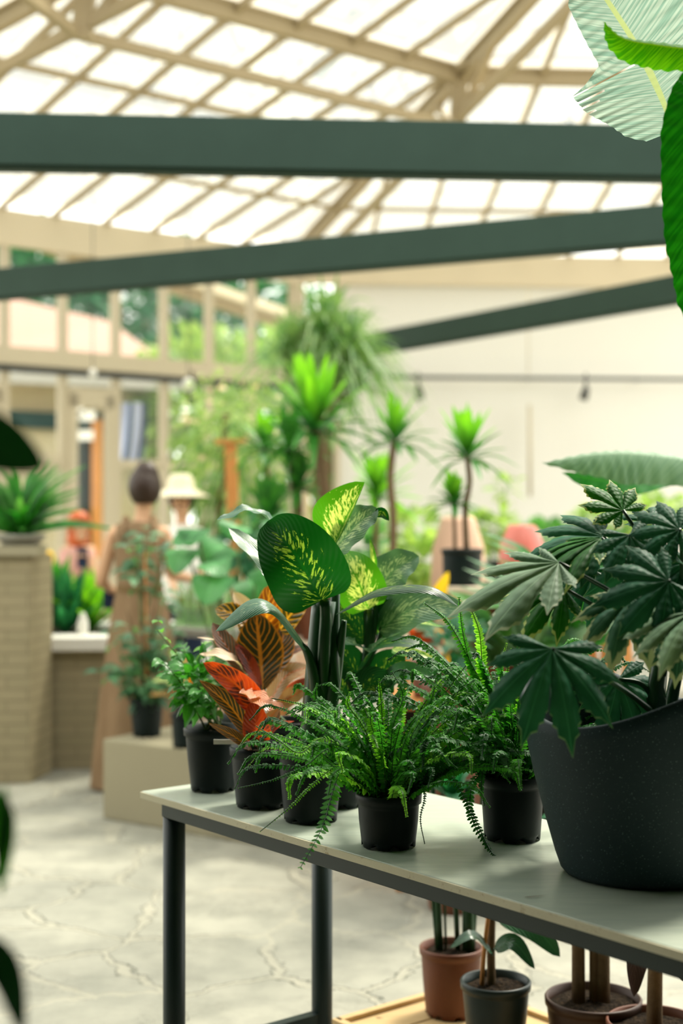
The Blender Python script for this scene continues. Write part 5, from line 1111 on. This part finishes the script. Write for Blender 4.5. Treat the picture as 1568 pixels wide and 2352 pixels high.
# ponytail palm, tall
c = P(745, 0, 11.2); c.z = 0
r = thing('ponytail_palm', 'tall ponytail palm with drooping grassy heads near the corner post', 'palm', c); pot(r, c, .26, .2, .4, M['palepot'], feet=False)
stalk(r, [c+V((0, 0, .35)), P(740, 1150, 11.2), P(742, 960, 11.2)], (.09, .05), M['bark'], 'trunk', 12)
for (x, y, d) in ((735, 760, 11.2), (800, 800, 11.1), (665, 800, 11.3), (700, 880, 11.0), (820, 870, 11.3), (760, 850, 11.0), (760, 740, 11.4)):
    stalk(r, [P(742, 980, 11.2), P((x+742)/2, (y+960)/2+10, d), P(x, y+30, d)], (.035, .02), M['bark'], 'branch', 8)
    mb = MB(); crown(mb, P(x, y+30, d), 62, .62, .036, (-.2, 1.45), .8, 'strap', 8, nu=1); mb.build('leaf_crown', G['pony'], r)
# timber posts, pale weeping tree, and lesser plants
for (x0, x1, y0, y1, d, lab) in ((530, 552, 1015, 1290, 9.3, 'leaning orange timber post left of the dracaenas'),):
    a, b = P((x0+x1)/2-12, y0, d), P((x0+x1)/2+14, y1, d); b.z = 0; m = MB(); m.bar(b, a, .075, .075, (0, 1, 0)); m.box(a, (.2, .12, .03)); tagp(m.build('timber_post', M['orangew'], smooth=False, loc=b), lab, 'post')
c = P(500, 0, 9.9); c.z = 0; r = thing('weeping_fig', 'pale yellow-green weeping tree with white blossoms by the glazed wall', 'tree', c)
pot(r, c, .2, .16, .35, M['palepot'], feet=False); stalk(r, [c+V((0, 0, .3)), P(505, 1150, 9.9), P(520, 950, 9.9)], (.05, .025), M['bark'], 'trunk')
mb = MB(); bush(mb, P(530, 1010, 9.9), (.42, .35, .50), 750, .075, 'lance', upb=.2, asp=.35, droop=.9, shell=.1); mb.build('foliage', G['bushl'], r)
mb = MB(); bush(mb, P(530, 1120, 9.8), (.36, .3, .55), 520, .10, 'lance', upb=.2, asp=.25, droop=1.2, shell=.1); mb.build('foliage', G['pony'], r)
mb = MB(); bush(mb, P(520, 960, 9.8), (.38, .3, .32), 46, .055, 'round', asp=.9); mb.build('blossom', G['c_cream'], r)
def shrub(x, y, d, rad, n, size, mat, label, z0, kind='ovate', potm='potm', asp=.55, name='potted_shrub'):
    c = P(x, 0, d); c.z = z0; q = P(x, y, d); r = thing(name, label, 'potted plant', c); pot(r, c, .1, .08, .16, M[potm], feet=False)
    stalk(r, [c+V((0, 0, .14)), q], (.012, .006), M['stemf']); mb = MB(); bush(mb, q, rad, n, size, kind, asp=asp, shell=.15); mb.build('foliage', G[mat], r); return r
# second low bench further right for the light shrubs
m_ = thing('display_bench', 'pale timber bench along the cream wall on the right', 'bench', (2.6, 11.3, 0))
m = MB(); m.box((2.45, 11.3, .86), (4.1, .9, .05)); m.build('bench_top', M['palew'], m_, False)
for x_ in (.5, 2.2, 4.4):
    for y_ in (10.95, 11.65): m = MB(); m.box((x_, y_, .4175), (.07, .07, .835)); m.build('leg', M['orangew'], m_, False)
Z2 = .885
shrub(975, 1290, 8.1, (.17, .15, .13), 190, .12, 'bushl', 'bright yellow-green shrub left of the dark raised pot', BZ)
shrub(820, 1255, 8.5, (.16, .15, .16), 150, .12, 'bushm', 'mid green shrub behind the upright mottled leaf', BZ)
shrub(560, 1255, 8.6, (.17, .15, .2), 150, .11, 'bushd', 'dark shrub on the floor left of dracaena bench', 0)
shrub(945, 1215, 11.2, (.28, .2, .16), 190, .13, 'bushl', 'light shrub leftmost on the bench by the cream wall', Z2)
shrub(1130, 1215, 11.2, (.22, .2, .13), 170, .12, 'bushl', 'light shrub second on the bench by the cream wall', Z2)
shrub(1160, 1120, 11.5, (.12, .1, .12), 34, .10, 'bushl', 'small airy lime shrub rising highest against cream wall', Z2)
shrub(1250, 1235, 11.2, (.22, .2, .12), 170, .12, 'bushm', 'mid green shrub behind the pink round pot', Z2)
shrub(1380, 1200, 11.2, (.26, .2, .14), 190, .12, 'bushl', 'light shrub showing above the fatsia on the right', Z2)
shrub(1500, 1180, 11.2, (.26, .2, .15), 190, .12, 'bushl', 'light shrub at far right of the bench by the cream wall', Z2)
# pink round pot and pale pot
zc = lambda x, y, d, z0, R, H_, mat, name, label, cat='pot': tagp((lambda m: (m.lathe([(.001, 0), (R*.55, 0), (R*.8, H_*.12), (R, H_*.45), (R*.92, H_*.75), (R*.62, H_*.97), (R*.56, H_), (R*.5, H_*.97), (R*.8, H_*.7), (.001, H_*.1)], V((P(x, 0, d).x, d, z0)), 30), m.build(name, M[mat], loc=V((P(x, 0, d).x, d, z0))))[1])(MB()), label, cat)
st = thing('round_stool', 'small round timber stool under the pink pot', 'stool', V((P(1200, 0, 6.6).x, 6.6, 0)))
m = MB(); m.lathe([(.001, 1.0), (.2, 1.0), (.2, 1.04), (.001, 1.04)], V((st.location.x, 6.6, 0)), 24); m.build('seat', M['orangew'], st)
for k in range(3): a = k*2.1; m = MB(); m.tube([V((st.location.x+math.cos(a)*.15, 6.6+math.sin(a)*.15, 0)), V((st.location.x+math.cos(a)*.13, 6.6+math.sin(a)*.13, 1.0))], .015, 8); m.build('leg', M['orangew'], st)
zc(1198, 1250, 6.6, 1.04, .108, .33, 'pinkpot', 'round_vase', 'pink and rust round glazed vase behind the fatsia leaves', 'vase')
zc(1052, 1250, 7.6, BZ, .15, .66, 'palepot', 'tall_urn', 'large pale terracotta urn behind the two-headed dracaena', 'urn')
# table-height plants right behind the table: croton, yellow and orange leaves, strap plants
ct = thing('display_crate', 'dark timber crate stand behind the table holding croton and strap plants', 'crate', (.70, 5.55, 0))
m = MB()
m = MB(); m.box((.70, 5.55, .70), (1.0, .42, .03)); m.build('crate_top', M['orangew'], ct, False)
m = MB(); m.box((.70, 5.755, .345), (1.0, .015, .65)); m.build('crate_back', M['dark'], ct, False)
for x_ in (.22, 1.18):
    m = MB(); m.box((x_, 5.55, .3425), (.03, .40, .685)); m.build('crate_side', M['orangew'], ct, False)
ZC = .715
def cpl(x, d): q = P(x, 0, d); q.z = ZC; return q
c = cpl(985, 5.5); r = thing('potted_croton', 'croton with yellow and orange leaves between rear dieffenbachia and tall fern', 'potted plant', c); pot(r, c, .075, .06, .14, M['terra'])
stalk(r, [c+V((0, 0, .12)), P(985, 1440, 5.5)], .008, M['bark'])
for px_, w_, mt in (([(985, 1420, 5.5), (1005, 1370, 5.5), (1030, 1312, 5.5)], 42, 'yellow'), ([(985, 1470, 5.5), (1010, 1450, 5.44), (1045, 1430, 5.38)], 34, 'orange'), ([(975, 1500, 5.5), (955, 1470, 5.44), (940, 1440, 5.38)], 40, 'c_red'), ([(985, 1500, 5.5), (1000, 1475, 5.44), (1020, 1480, 5.38)], 40, 'c_red'), ([(975, 1480, 5.5), (950, 1440, 5.5), (955, 1400, 5.5)], 40, 'c_dark'), ([(990, 1540, 5.5), (1020, 1520, 5.44), (1035, 1530, 5.38)], 44, 'yellow'), ([(985, 1440, 5.5), (965, 1400, 5.5), (975, 1360, 5.5)], 40, 'small_l')):
    pleaf(r, G[mt], px_, w_, (0, -1, .3))
for i, (x, d, n_, L, wd, mt, lab) in enumerate(((1215, 5.5, 26, .62, .04, 'grass', 'pale grey-green strap-leaved plant between tall fern and fatsia'), (1300, 5.6, 34, .74, .038, 'palm', 'dark upright strap-leaved plant directly behind the fatsia'), (1130, 5.5, 12, .42, .085, 'bushm', 'plant with a few broad arching leaves behind tall fern'))):
    c = cpl(x, d); r = thing('potted_strap_plant', lab, 'potted plant', c); pot(r, c, .075, .06, .13, M['terra'], feet=False)
    for k in range(n_):
        a = k*2.4; e = .45+1.0*((k*.7548) % 1); l_ = L*U(.7, 1.05); az = V((math.cos(a), math.sin(a)*.4, 0)); dd_ = az*math.cos(e)+V((0, 0, math.sin(e))); b = c+V((0, 0, .12))
        mb = MB(); leaf(mb, [b, b+dd_*l_*.55, b+dd_*l_*.9+az*l_*.22-V((0, 0, l_*.16))], wd, (0, -.6, 1), .25, kind='lance', nv=10, nu=1); mb.build('leaf', G[mt], r)
# tall terracotta pot seen between the two ferns
c = V((P(1040, 0, 5.12).x, 5.12, .0)); r = thing('standing_pot', 'tall dark rust pot standing behind the gap between ferns', 'pot', c)
m = MB(); m.lathe([(.001, 0), (.085, 0), (.09, .02), (.115, .80), (.12, .83), (.11, .83), (.10, .75), (.001, .75)], c, 28); m.build('pot_body', M['terra'], r)
mb = MB(); bush(mb, c+V((0, 0, .95)), (.10, .1, .07), 60, .08, shell=.1); mb.build('foliage', G['bushd'], r)
c = V((P(1098, 0, 5.2).x, 5.2, 0)); m = MB(); m.tube([c, c+V((0, 0, .9))], .023, 10); tagp(m.build('orange_tube', M['orangew'], loc=c), 'bright orange upright pole seen beside the tall fern pot', 'pole')
